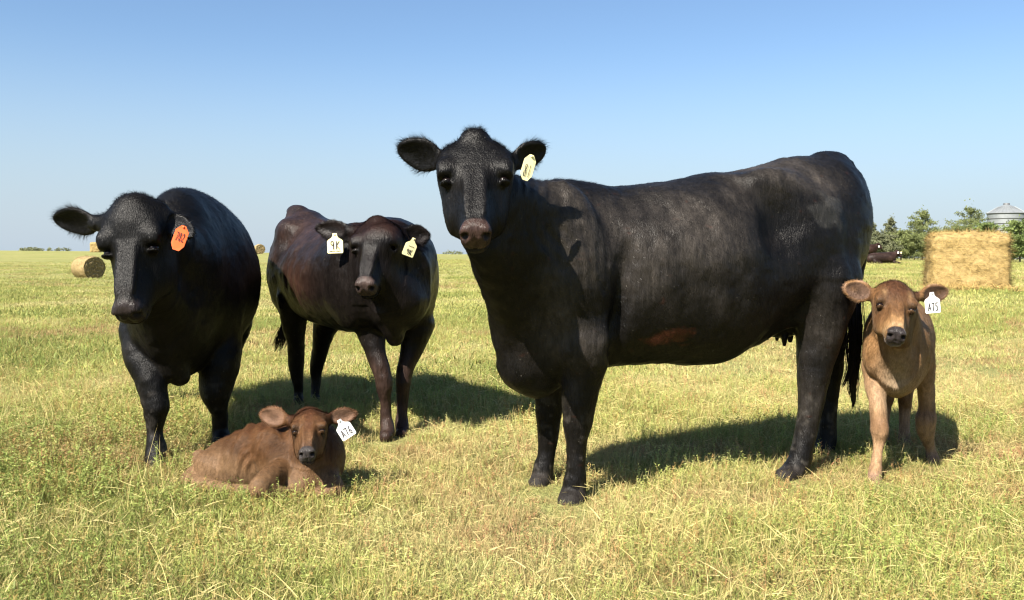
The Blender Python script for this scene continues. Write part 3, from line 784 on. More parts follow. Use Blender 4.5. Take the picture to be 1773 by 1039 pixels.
legY(F, [(508, 520, 30, 5.95), (509, 563, 20.5, 5.98), (512, 597, 15, 6.02), (513, 630, 13.5, 6.05), (515, 655, 10.5, 6.06), (517, 680, 8, 6.07), (517.5, 693, 9.5, 6.05), (517.5, 703, 10.5, 6.03)])
legY(F, [(575, 540, 30, 6.15), (562, 572, 19, 6.2), (555, 605, 14.5, 6.24), (549, 631, 12, 6.26), (547, 655, 9, 6.27), (546, 682, 8, 6.25), (545.5, 696, 10, 6.23)])
legY(F, [(640, 560, 28, 5.1), (650, 609, 18.5, 5.06), (660, 640, 15.8, 5.03), (665, 662, 15, 5.02), (665.5, 676, 12.5, 5.02), (667, 695, 9.5, 5.03), (668, 718, 9.8, 5.03), (670, 736, 12, 5.02), (670.5, 748, 13, 5.0)])
F.rc(P(670, 753, 4.99), .036, P(668, 756, 4.96), .036, .008)
legY(F, [(722, 560, 32, 5.3), (714, 603, 20, 5.26), (703, 636, 15, 5.22), (698, 664, 12.5, 5.2), (697, 690, 9.6, 5.2), (696, 713, 9.3, 5.19), (695.5, 732, 11.5, 5.18), (696, 744, 12.5, 5.16)])
F.rc(P(695, 750, 5.14), .038, P(694, 753, 5.11), .036, .008)
F.chain([(lp(-.34, 0, 1.22), .03), (lp(-.40, -.03, 1.0), .026), (lp(-.40, -.08, .75), .02), (P(492, 560, 6.3), .015), (P(490, 585, 6.3), .012)], .02)
hdC = head(F, P(652, 383, 4.90), P(628, 496, 4.60), (1, -.14, .03), W=1.06)
ear(F, P(612, 401, 4.95), P(550, 395, 5.00), .048, (-.15, -1, -.1), root=.035)
ear(F, P(692, 405, 4.93), P(741, 409, 4.97), .055, (.25, -1, -.05), root=.035)
def dispC(W, N):
    s = (W - oC) @ uC; z = W[:, 2]; lat = (W - oC) @ vC
    ribs = sstep(.25, .4, s) * sstep(1.0, .85, s) * sstep(.72, .85, z) * sstep(1.2, 1.05, z)
    fl = np.exp(-(((s - .18) / .12) ** 2 + ((z - 1.12) / .11) ** 2)) * (lat < 0)
    return .010 * vnoise(W * 4.5, 8) * sstep(.45, .7, z) + .003 * np.sin((s + .12 * z) * 44) * ribs - .04 * fl
def paintC(W, N):
    col = base_col(len(W), np.array([.0052, .0040, .0036]), .38)
    s = (W - oC) @ uC; z = W[:, 2]; lat = (W - oC) @ vC
    n1 = .5 * vnoise(W * 4, 3) + .3 * vnoise(W * 11, 4)
    blend(col, sstep(.95, .65, s) * sstep(.15, -.1, lat) * sstep(.62, .85, z + .2 * n1) * sstep(-.5, .3, n1 + .15), (.022, .0125, .0098))  # brown stops before chest and far side: their shade is put into the colour
    blend(col, np.exp(-(((s - .55) / .28) ** 2 + ((z - .86) / .13) ** 2)) * (lat < 0) * .9, (.030, .0145, .0098))
    blend(col, sstep(.55, .35, z) * (s > .9) * .8, (.028, .0165, .0125))
    x, t, n = hcoords(hdC, W); inh = (np.abs(x) < .33) & (t > -.2) & (t < 1.1) & (n < .2) & (n > -.6)
    blend(col, inh * sstep(.42, .15, t) * sstep(-.3, .4, n1 + .1) * .9, (.024, .0115, .0085))
    face_paint(col, F, W, (.045, .031, .027), .3, mouthc=(.014, .012, .012), inner=(.014, .010, .009))
    return col
rootC, WC, NC = finish_animal(F, 'cow', 'smaller reddish black cow behind, with pale 9K tags in both ears', 'cow', 'black adult cows standing in the pasture',
    paintC, (MAT_BLACK, FUR_BLACK), -uC, nfur=60000, furlen=.013, disp=dispC)
ear_tag(F, rootC, (579.5, 404), (580.5, 438.5), 28, 4.86, TAG_YELLOW, 'square yellow ear tag reading 9K on the left', [('9K', -.34, .36, .40, .80, .05), ('~~', -.4, .42, .86, .93, .03)], yaw=-.1)
ear_tag(F, rootC, (717, 412), (705, 443), 21, 4.82, TAG_YELLOW, 'slanted yellow ear tag reading 9K on the right', [('9K', -.25, .30, .64, .90, .06), ('~~', -.2, .3, .42, .52, .04)], yaw=.35)
hair_bunch(F, rootC, 'tail_switch', [([P(492, 560, 6.3), P(490, 578, 6.3), P(484, 595, 6.3), P(478, 608, 6.3)], [.014, .035, .04, .02])], 120, .0022, FUR_BLACK, .02, (.014, .010, .008))

# ---------------------------------------------------------------- the calf lying in front
oD = P(450, 820, 4.0); oD[2] = 0
F = Field(oD[:2], 0, (-.52, -.48, -.06), (.62, .45, .56), .0048)
F.rc(P(408, 802, 4.12), M(48, 4.12), P(450, 796, 4.03), M(56, 4.03), .04)
F.rc(P(450, 796, 4.03), M(57, 4.03), P(525, 792, 3.92), M(56, 3.92), .05)
F.ell(P(386, 812, 4.16), (M(42, 4.16), .12, M(44, 4.16)), None, k=.04)
F.ell(P(378, 815, 4.02), (.115, .07, .092), (nrm((1, -.25, .35)), nrm((.25, 1, 0)), UP), k=.022)
F.ell(P(548, 800, 3.9), (.115, .15, .15), None, k=.06)
F.rc(P(537, 735, 3.9), .075, P(540, 790, 3.92), .115, .06)
F.ell(P(518, 838, 3.80), (.10, .09, .075), None, k=.04)
F.ell(P(478, 796, 3.84), (.095, .06, .135), (nrm((1, -.2, .3)), nrm((.2, 1, 0)), UP), k=.024)
F.chain([(P(492, 815, 3.80), .058), (P(462, 833, 3.68), .050), (P(452, 842, 3.64), .046)], .014)
F.chain([(P(452, 848, 3.64), .040), (P(490, 856, 3.68), .030), (P(510, 858, 3.72), .026)], .02)
F.chain([(P(562, 822, 3.84), .052), (P(576, 840, 3.78), .042), (P(581, 846, 3.76), .036)], .03)
F.chain([(P(581, 850, 3.76), .032), (P(556, 858, 3.74), .026), (P(540, 860, 3.76), .024)], .02)
F.chain([(P(336, 822, 4.05), .04), (P(327, 830, 4.0), .034), (P(352, 838, 3.9), .028), (P(400, 848, 3.80), .024), (P(430, 852, 3.74), .028)], .025)
F.chain([(P(345, 790, 4.26), .03), (P(333, 818, 4.22), .02), (P(322, 832, 4.15), .016)], .02)
hdD = head(F, P(537, 713, 3.83), P(530.5, 783, 3.60), (1, .03, -.03), W=1.0, calf=True)
ear(F, P(503, 728, 3.84), P(453, 717, 3.86), .043, (-.1, -1, .05), thick=.009, root=.022)
ear(F, P(564, 725, 3.84), P(615, 717, 3.87), .034, (.15, -1, .1), thick=.009, root=.022)
def dispD(W, N):
    d = W - oD; m = np.exp(-((d[:, 0] + .06) / .10) ** 2) * sstep(.05, .15, W[:, 2])
    return .006 * np.sin((d[:, 0] - .35 * d[:, 2]) * 120 + 5 * vnoise(W * 9, 3)) * m + .004 * vnoise(W * 11, 6)
def paintD(W, N):
    col = base_col(len(W), np.array([.058, .0265, .0102]), .50); z = W[:, 2]; d = W - oD
    n1 = .5 * vnoise(W * 7, 3) + .3 * vnoise(W * 19, 4)
    blend(col, sstep(.0, .5, n1 + .1) * .5, (.10, .047, .019))
    blend(col, sstep(.20, .06, z + .04 * n1) * .75, (.17, .105, .056))
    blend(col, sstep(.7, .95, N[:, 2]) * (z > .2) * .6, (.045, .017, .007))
    x, t, n = hcoords(hdD, W); inh = (np.abs(x) < .36) & (t > -.2) & (t < 1.1) & (n < .2) & (n > -.62)
    blend(col, inh * sstep(.25, .0, t) * .75, (.036, .0135, .0065))
    blend(col, inh * sstep(.09, .02, np.abs(x)) * sstep(.6, .4, t) * .5, (.062, .023, .010))
    blend(col, inh * sstep(.45, .7, t) * .6, (.105, .056, .027))
    face_paint(col, F, W, (.034, .029, .028), .28, mouthc=(.05, .035, .028), ring=(.075, .04, .022), inner=(.16, .092, .058), tip=(.16, .082, .045))
    return col
rootD, WD, ND = finish_animal(F, 'calf', 'reddish brown calf lying in the grass with white tag A76', 'calf', 'brown calves in the foreground',
    paintD, (MAT_CALF, FUR_CALF), (-.9, .3, 0), nfur=90000, furlen=.017, disp=dispD, fw=.0012, earfur=.55)
ear_tag(F, rootD, (586.5, 727), (606, 757), 27, 3.78, TAG_WHITE, 'white ear tag reading A76', [('A76', -.38, .38, .5, .86, .055)], yaw=.1)

# ---------------------------------------------------------------- the calf standing at the right
oE, eE = P(1553, 600, 4.32), P(1556, 560, 5.05); uE = nrm((eE - oE) * np.array([1, 1, 0])); vE = np.array([uE[1], -uE[0], 0]); oE[2] = 0
F = Field(oE[:2], math.atan2(uE[1], uE[0]), (-.72, -.4, -.03), (1.15, .4, 1.0), .0052)
F.frame_loft(oE, uE, vE, UP, axis_st([
    (4.20, 1552, 570, 672, 38), (4.30, 1553, 537, 684, 50), (4.42, 1554, 520, 688, 54), (4.6, 1556, 514, 676, 56), (4.85, 1557, 513, 660, 55), (5.05, 1558, 512, 652, 53), (5.2, 1558, 520, 635, 38), (5.28, 1558, 540, 610, 18)], oE, uE, vE), k=.03, e_top=2.0, e_bot=1.75)
F.rc(P(1551, 535, 4.10), .085, P(1553, 590, 4.34), .135, .06)
F.rc(P(1553, 575, 4.08), .055, P(1553, 650, 4.30), .09, .05)
F.ell(P(1514, 612, 4.28), (.05, .075, .105), None, k=.02)
F.ell(P(1594, 608, 4.36), (.05, .08, .105), None, k=.02)
legY(F, [(1516, 635, 23, 4.36), (1516.5, 668, 18, 4.32), (1519.5, 700, 13.8, 4.27), (1522, 722, 14.5, 4.25), (1523, 742, 15.2, 4.24), (1522, 758, 12, 4.24), (1520, 775, 9.5, 4.23), (1517.5, 800, 8.5, 4.20), (1516, 815, 11, 4.18), (1515, 826, 12, 4.16)], .015)
F.rc(P(1510, 833, 4.14), .019, P(1509, 839, 4.12), .019, .006); F.rc(P(1519.5, 833, 4.14), .019, P(1520, 839, 4.12), .019, .006)
legY(F, [(1595, 620, 21, 4.5), (1600, 652, 17.5, 4.52), (1604, 680, 13.5, 4.54), (1604.5, 705, 13.5, 4.55), (1603, 728, 16.5, 4.55), (1604, 745, 15, 4.56), (1608, 762, 11, 4.57), (1612, 780, 8.8, 4.58), (1615, 796, 10.5, 4.57)], .015)
F.rc(P(1612, 801, 4.56), .02, P(1611, 805, 4.54), .02, .006); F.rc(P(1620, 801, 4.56), .02, P(1621, 805, 4.54), .02, .006)
legY(F, [(1572, 640, 22, 4.98), (1568, 680, 12.5, 4.97), (1567, 705, 10.5, 5.02), (1566, 735, 8, 5.0), (1566, 760, 9.5, 4.97), (1566, 772, 10.5, 4.94)], .015)
legY(F, [(1540, 640, 22, 5.0), (1536, 680, 12.5, 5.0), (1532, 705, 10.5, 5.06), (1530, 735, 8, 5.04), (1530, 762, 10, 5.0)], .015)
hdE = head(F, P(1551, 491, 4.10), P(1555, 579, 3.87), (1, -.02, .03), W=.98, calf=True)
ear(F, P(1515, 512, 4.12), P(1462, 497, 4.15), .050, (-.15, -1, .0), thick=.009, root=.024)
ear(F, P(1587, 514, 4.12), P(1640, 504, 4.16), .044, (.2, -1, .0), thick=.009, root=.024)
def paintE(W, N):
    col = base_col(len(W), np.array([.165, .088, .037]), .52); z = W[:, 2]; s = (W - oE) @ uE
    n1 = .5 * vnoise(W * 7, 3) + .3 * vnoise(W * 19, 4)
    blend(col, sstep(.0, .5, n1 + .1) * .4, (.245, .13, .052))
    blend(col, sstep(.62, .40, z + .06 * n1) * .7, (.27, .172, .098))
    blend(col, np.exp(-((z - .26) / .045) ** 2) * .45, (.10, .046, .022))
    blend(col, sstep(.06, .03, z) * .8, (.16, .10, .07))
    x, t, n = hcoords(hdE, W); inh = (np.abs(x) < .36) & (t > -.2) & (t < 1.1) & (n < .2) & (n > -.62)
    blend(col, inh * .9 * sstep(.78, .55, t), (.078, .0375, .0155))
    blend(col, inh * sstep(.50, .2, t) * sstep(.27, .10, np.abs(x)) * .95, (.048, .020, .009))
    blend(col, inh * np.exp(-((t - .83) / .045) ** 2) * .7, (.30, .215, .13))
    for q in (-1, 1): blend(col, inh * np.exp(-(((x - q * .17) / .035) ** 2 + ((t - .27) / .08) ** 2)) * .5, (.20, .125, .06))
    blend(col, inh * sstep(.10, -.02, t) * .8, (.05, .021, .012))
    blend(col, inh * sstep(.62, .8, t) * .5, (.27, .16, .068))
    xx = (W - oE) @ vE; blend(col, np.exp(-(xx / .07) ** 2) * sstep(-.02, -.12, s) * sstep(.72, .5, z) * sstep(.28, .4, z) * (1 - inh) * .7, (.24, .185, .125))
    face_paint(col, F, W, (.022, .018, .018), .28, mouthc=(.13, .105, .09), ring=None, inner=(.085, .05, .033), tip=(.22, .135, .085))
    return col
rootE, WE, NE = finish_animal(F, 'calf', 'tan calf standing at the right behind the big cow with white tag A75', 'calf', 'brown calves in the foreground',
    paintE, (MAT_CALF, FUR_CALF), uE, nfur=90000, furlen=.017, disp=lambda W, N: .004 * vnoise(W * 11, 6), fw=.0011, earfur=.55)
ear_tag(F, rootE, (1613, 506), (1616, 542), 27, 4.05, TAG_WHITE, 'white ear tag reading A75', [('A75', -.36, .36, .52, .88, .06)], yaw=.05)
print('animals', round(time.time() - T0, 1))
# ================================================================== GROUND
def build_ground():
    ys = np.concatenate([np.linspace(-30, -2, 12), np.linspace(0, 20, 70), np.geomspace(20.5, 200, 90), np.geomspace(215, 6000, 26)])
    us = np.linspace(-1, 1, 121)
    V = []
    for y in ys:
        w = 14 + 1.25 * abs(y)
        V.append(np.stack([us * w, np.full(121, y), np.zeros(121)], 1))
    V = np.concatenate(V); V[:, 2] = terrain(V[:, 0], V[:, 1])
    far = np.maximum(np.hypot(V[:, 0], V[:, 1]) - 12, 0)
    V[:, 2] += .015 * np.minimum(1, far / 20) * vnoise(V * np.array([.4, .4, 0]), 4)
    ny = len(ys); i = np.arange(ny - 1)[:, None] * 121 + np.arange(120)[None]
    Fq = np.stack([i, i + 1, i + 122, i + 121], -1).reshape(-1, 4)
    m, nt, b, out = newmat('pasture ground')
    n1 = noise(nt, .22, 4.0, .6); n2 = noise(nt, 2.2, 4.0, .65); n3 = noise(nt, 38.0, 3.0, .7)
    nsw = noise(nt, .35, 3.0, .6, stretch=(.10, 1.6, 0))
    c = ramp(nt, n2, [(.25, (.185, .18, .06)), (.5, (.25, .243, .088)), (.75, (.295, .275, .11))])
    c = mixc(nt, ramp(nt, n1, [(.4, (0, 0, 0)), (.62, (.55,) * 3)]), c, (.20, .22, .065))
    c = mixc(nt, ramp(nt, nsw, [(.52, (0, 0, 0)), (.62, (.5,) * 3)]), c, (.165, .165, .06))
    c = mixc(nt, ramp(nt, n3, [(.3, (.5,) * 3), (.5, (0, 0, 0))]), c, (.05, .044, .02))
    nt.links.new(c, b.inputs['Base Color']); b.inputs['Roughness'].default_value = .9; b.inputs['Specular IOR Level'].default_value = .1
    ad = nd(nt, 'ShaderNodeMath', operation='ADD'); nt.links.new(n3, ad.inputs[0]); nt.links.new(n2, ad.inputs[1])
    bump(nt, b, ad.outputs[0], .9, .05)
    return tag(mesh_obj('ground', V, Fq, m), kind='structure')
build_ground()

HOOVES = [A(988, 866, -.16), A(938, 836, .16), A(1365, 824, -.2), A(1428, 782, .19), P(271, 806, 4.37), P(384, 768, 4.86), P(670, 755, 4.98), P(695, 752, 5.13), P(1515, 836, 4.14), P(1616, 803, 4.56)]
# ================================================================== GRASS (clumps scattered as instances of a few tufts)
def grass_material():
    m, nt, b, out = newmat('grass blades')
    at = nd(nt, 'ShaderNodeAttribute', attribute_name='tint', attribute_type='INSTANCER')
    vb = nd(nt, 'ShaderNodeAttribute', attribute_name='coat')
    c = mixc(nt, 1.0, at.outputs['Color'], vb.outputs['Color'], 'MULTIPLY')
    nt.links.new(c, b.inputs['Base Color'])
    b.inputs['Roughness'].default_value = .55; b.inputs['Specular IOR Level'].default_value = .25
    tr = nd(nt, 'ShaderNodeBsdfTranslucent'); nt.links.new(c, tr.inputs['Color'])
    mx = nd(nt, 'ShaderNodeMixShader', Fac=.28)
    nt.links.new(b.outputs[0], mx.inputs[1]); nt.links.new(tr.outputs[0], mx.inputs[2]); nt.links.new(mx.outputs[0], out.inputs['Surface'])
    return m
MAT_GRASS = grass_material()
PROTO = bpy.data.collections.new('grass_tufts')
def tuft(kind, r):
    V, Fc, Cc = [], [], []
    def blade(p, d, ln, w, curl, c0, c1, seg=3, droop=.5):
        d = nrm(d); sd = nrm(np.cross(d, r.normal(size=3))); p = np.array(p, float); i0 = len(V)
        for q in range(seg + 1):
            t = q / seg; ww = w * (1 - t) ** .6 if q < seg else 0
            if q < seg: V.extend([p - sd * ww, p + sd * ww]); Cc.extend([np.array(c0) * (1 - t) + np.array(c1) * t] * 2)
            else: V.append(p.copy()); Cc.append(np.array(c1))
            d = nrm(d + np.array([curl[0], curl[1], -droop]) / seg); p = p + d * ln / seg
        for q in range(seg - 1): Fc.append((i0 + 2 * q, i0 + 2 * q + 1, i0 + 2 * q + 3)); Fc.append((i0 + 2 * q, i0 + 2 * q + 3, i0 + 2 * q + 2))
        Fc.append((i0 + 2 * seg - 2, i0 + 2 * seg - 1, i0 + 2 * seg))
    straw = (1.25, 1.12, .95); grn = (.92, 1.0, .75); red = (1.1, .75, .7)
    if kind == 'short':
        for _ in range(46):
            a = r.uniform(0, 6.28); rr = r.uniform(0, .085); p = (rr * math.cos(a), rr * math.sin(a), -.005)
            d = (r.normal(0, .45), r.normal(0, .45), 1); c = straw if r.random() < .4 else grn
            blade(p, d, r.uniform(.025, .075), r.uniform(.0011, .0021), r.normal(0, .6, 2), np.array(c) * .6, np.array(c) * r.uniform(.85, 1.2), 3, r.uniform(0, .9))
    elif kind == 'weed':
        for _ in range(9):
            a = r.uniform(0, 6.28); rr = r.uniform(0, .08); p = np.array([rr * math.cos(a), rr * math.sin(a), -.005])
            d = nrm((r.normal(0, .3), r.normal(0, .3), 1)); h = r.uniform(.04, .105); c = np.array(grn) * r.uniform(.9, 1.25) if r.random() < .75 else np.array(red)
            blade(p, d, h, .0013, r.normal(0, .1, 2), c * .8, c, 2, .05)
            for j in range(15):
                t = .15 + .85 * j / 15; q = p + d * h * t; e = (r.normal(), r.normal(), .55)
                blade(q, e, r.uniform(.007, .017) * (1.2 - .5 * t), r.uniform(.0010, .0020), (0, 0), c * .9, c * r.uniform(.9, 1.3), 2, .2)
    elif kind == 'straw':
        for _ in range(12):
            p = np.array([r.normal(0, .06), r.normal(0, .06), r.uniform(.0, .04)]); a = r.uniform(0, 6.28)
            blade(p, (math.cos(a), math.sin(a), r.uniform(-.05, .6)), r.uniform(.03, .10), r.uniform(.0009, .0016), r.normal(0, .25, 2), np.array(straw) * .9, np.array(straw) * 1.15, 3, .25)
        for _ in range(22):
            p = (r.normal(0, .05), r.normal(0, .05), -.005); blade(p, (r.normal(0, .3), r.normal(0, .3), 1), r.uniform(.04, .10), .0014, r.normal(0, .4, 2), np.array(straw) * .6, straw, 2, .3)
    elif kind == 'stalk':
        for _ in range(3):
            p = (r.normal(0, .03), r.normal(0, .03), -.005)
            blade(p, (r.normal(0, .35), r.normal(0, .35), 1), r.uniform(.16, .36), .0012, r.normal(0, .55, 2), np.array(straw) * .9, np.array(straw) * 1.3, 7, r.uniform(.3, 1.1))
    elif kind == 'wide':            # for the middle distance: a broad low patch
        for _ in range(90):
            p = (r.uniform(-.3, .3), r.uniform(-.3, .3), -.01)
            c = straw if r.random() < .45 else grn
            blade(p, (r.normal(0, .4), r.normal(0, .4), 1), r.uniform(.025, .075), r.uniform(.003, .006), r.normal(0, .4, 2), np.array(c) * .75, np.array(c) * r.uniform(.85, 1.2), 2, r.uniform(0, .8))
    me = bpy.data.meshes.new(kind + '_tuft'); me.from_pydata([tuple(v) for v in V], [], Fc); me.update()
    me.materials.append(MAT_GRASS)
    o = bpy.data.objects.new(kind + '_tuft', me); color_attr(o, 'coat', np.array(Cc)); return o
KINDS_ = ['short'] * 5 + ['weed'] * 5 + ['straw'] * 3 + ['stalk'] * 3 + ['wide'] * 4
rr_ = np.random.default_rng(5)
for i, k in enumerate(KINDS_):
    o = tuft(k, rr_); o.name = '%02d_%s' % (i, k); PROTO.objects.link(o)      # instance order follows the name
IDX = {k: [i for i, q in enumerate(KINDS_) if q == k] for k in set(KINDS_)}
G_GREEN, G_YEL, G_STRAW, G_RED, G_BLUE = map(np.array, ((.235, .262, .086), (.355, .358, .132), (.45, .41, .215), (.36, .245, .15), (.2, .26, .13)))
def tints(x, y, r):
    p = np.stack([x, y, np.zeros_like(x)], 1)
    a = vnoise(p * .6, 1) * .7 + vnoise(p * 1.9, 2) * .5 + r.normal(0, .18, len(x))
    b = vnoise(p * .7 + 9, 3) * .7 + vnoise(p * 2.1, 6) * .5 + r.normal(0, .18, len(x))
    c = G_YEL + (G_GREEN - G_YEL) * sstep(.0, .7, a)[:, None]
    c = c + (G_STRAW - c) * sstep(.0, .6, -a)[:, None] * .9
    c = c + (G_RED - c) * (sstep(.2, .7, b) * .75)[:, None]
    return c * r.uniform(.8, 1.2, (len(x), 1)), a, b
def scatter_band(y0, y1, per, mix, sc, r, margin=2.0):
    """clumps per square metre between two distances, across the view and a little beyond"""
    w1 = .62 * y1 + margin; n = int(per * 2 * w1 * (y1 - y0))
    x = r.uniform(-w1, w1, n); y = r.uniform(y0, y1, n); k = np.abs(x) < .62 * y + margin; x, y = x[k], y[k]
    ks = list(mix); pr = np.array([mix[q] for q in ks], float); pr /= pr.sum()
    kk = r.choice(len(ks), len(x), p=pr); idx = np.array([r.choice(IDX[ks[q]]) for q in kk])
    return x, y, idx, r.uniform(*sc, len(x))
r = np.random.default_rng(3)
bands = [scatter_band(1.9, 4.2, 620, dict(short=7, weed=3.2, straw=3, stalk=.03), (.75, 1.25), r, 3),
         scatter_band(4.2, 7.5, 400, dict(short=7, weed=3.5, straw=2.6, stalk=.04), (.8, 1.35), r, 3),
         scatter_band(7.5, 14, 150, dict(short=3, weed=4, straw=1, stalk=.06, wide=1.0), (.8, 1.2), r, 3.5),
         scatter_band(14, 34, 16, dict(wide=8, stalk=.3), (.9, 1.4), r, 3),
         scatter_band(34, 75, 2.2, dict(wide=1), (1.2, 2.0), r, 4)]
# denser, taller growth round the left cow's feet and single bent stalks at the left
n = 1100; x = r.normal(-2.25, .35, n); y = r.normal(4.4, .5, n); bands.append((x, y, np.array([r.choice(IDX['weed'] + IDX['short']) for _ in range(n)]), r.uniform(1.0, 1.7, n)))
n = 90; x = r.uniform(oD[0] - .42, oD[0] + .45, n); y = r.normal(3.60, .05, n) + .0; bands.append((x, y, np.array([r.choice(IDX['weed'] + IDX['short']) for _ in range(n)]), r.uniform(.9, 1.4, n)))
n = 90; x = r.normal(-2.75, .45, n); y = r.normal(4.9, .7, n); bands.append((x, y, np.array([r.choice(IDX['stalk'] + IDX['straw']) for _ in range(n)]), r.uniform(.8, 1.2, n)))
X = np.concatenate([b[0] for b in bands]); Y = np.concatenate([b[1] for b in bands]); I = np.concatenate([b[2] for b in bands]); S = np.concatenate([b[3] for b in bands])
keep = (Y > 1.7) & ~((np.abs((X - oD[0] + .02) / .40) ** 2 + np.abs((Y - 3.98) / .20) ** 2) < 1)      # none grows through the lying calf
X, Y, I, S = X[keep], Y[keep], I[keep], S[keep]
T, ta, tb = tints(X, Y, r)
S = S * (1 + .25 * np.clip(ta, -1, 1)) * (1 - .2 * sstep(.2, .7, tb))
for hx, hy in [F_[:2] for F_ in HOOVES]:
    S = S * (1 - .6 * np.exp(-(((X - hx) / .11) ** 2 + ((Y - hy + .12) / .22) ** 2)))       # trodden down round the hooves
st_ = np.isin(I, IDX['stalk'] + IDX['straw']); T[st_] = T[st_] * .35 + G_STRAW * .72
Z = terrain(X, Y)
me = bpy.data.meshes.new('grass'); me.vertices.add(len(X)); me.vertices.foreach_set('co', np.stack([X, Y, Z], 1).astype(np.float32).ravel())
def vattr(name, typ, arr, key):
    a = me.attributes.new(name, typ, 'POINT'); a.data.foreach_set(key, np.ascontiguousarray(arr).ravel())
vattr('idx', 'INT', I.astype(np.int32), 'value')
vattr('rot', 'FLOAT_VECTOR', np.stack([r.normal(0, .10, len(X)), r.normal(0, .10, len(X)), r.uniform(0, 6.283, len(X))], 1).astype(np.float32), 'vector')
vattr('siz', 'FLOAT_VECTOR', np.stack([S, S, S * r.uniform(.8, 1.2, len(X))], 1).astype(np.float32), 'vector')
vattr('tint', 'FLOAT_COLOR', np.hstack([T, np.ones((len(X), 1))]).astype(np.float32), 'color')
go = bpy.data.objects.new('grass', me); COL.objects.link(go); tag(go, kind='stuff', label='short yellow green pasture grass and weeds')
ng = bpy.data.node_groups.new('grass scatter', 'GeometryNodeTree')
ng.interface.new_socket('Geometry', in_out='INPUT', socket_type='NodeSocketGeometry'); ng.interface.new_socket('Geometry', in_out='OUTPUT', socket_type='NodeSocketGeometry')
gi, gout = ng.nodes.new('NodeGroupInput'), ng.nodes.new('NodeGroupOutput')
ci = ng.nodes.new('GeometryNodeCollectionInfo'); ci.inputs['Collection'].default_value = PROTO; ci.inputs['Separate Children'].default_value = True; ci.inputs['Reset Children'].default_value = True
ip = ng.nodes.new('GeometryNodeInstanceOnPoints'); ip.inputs['Pick Instance'].default_value = True
def named(nm, t):
    q = ng.nodes.new('GeometryNodeInputNamedAttribute'); q.data_type = t; q.inputs['Name'].default_value = nm
    return [s_ for s_ in q.outputs if s_.enabled][0]
ng.links.new(gi.outputs[0], ip.inputs['Points']); ng.links.new(ci.outputs[0], ip.inputs['Instance'])
ng.links.new(named('idx', 'INT'), ip.inputs['Instance Index']); ng.links.new(named('siz', 'FLOAT_VECTOR'), ip.inputs['Scale'])
e2r = ng.nodes.new('FunctionNodeEulerToRotation'); ng.links.new(named('rot', 'FLOAT_VECTOR'), e2r.inputs[0]); ng.links.new(e2r.outputs[0], ip.inputs['Rotation'])
ng.links.new(ip.outputs[0], gout.inputs[0])
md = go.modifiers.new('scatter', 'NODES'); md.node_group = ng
print('grass', len(X), round(time.time() - T0, 1))

# ================================================================== BALES
def straw_material(name, a, b_):
    m, nt, b, out = newmat(name)
    at = nd(nt, 'ShaderNodeAttribute', attribute_name='coat')
    n1 = noise(nt, 14, 4, .7); c = ramp(nt, n1, [(.3, a), (.7, b_)])
    c = mixc(nt, 1.0, c, at.outputs['Color'], 'MULTIPLY')
    nt.links.new(c, b.inputs['Base Color']); b.inputs['Roughness'].default_value = .7; b.inputs['Specular IOR Level'].default_value = .2
    return m
MAT_STRAW = straw_material('straw', (.29, .20, .075), (.42, .31, .13))
MAT_HAY = straw_material('hay', (.21, .15, .065), (.32, .245, .12))
def straw_coat(name, root, pts, nrms, along, n, ln, w, mat, wild=.35):
    i = RNG.integers(0, len(pts), n); p = pts[i]; nn = nrms[i]
    d = along[i] * np.where(RNG.random((n, 1)) < .5, 1, -1) + RNG.normal(0, wild, (n, 3)) + nn * RNG.uniform(-.1, .3, (n, 1)); d /= np.linalg.norm(d, axis=1, keepdims=True)
    p = p + nn * RNG.uniform(-.01, .03, (n, 1))
    c = np.ones((n, 4)); c[:, :3] = RNG.uniform(.6, 1.35, (n, 1)) * np.array([1, .97, .88])
    o = strand_mesh(name, p, d, nn, RNG.uniform(.5, 1.4, n) * ln, w, c, mat, root); o['kind'] = 'stuff'; return o
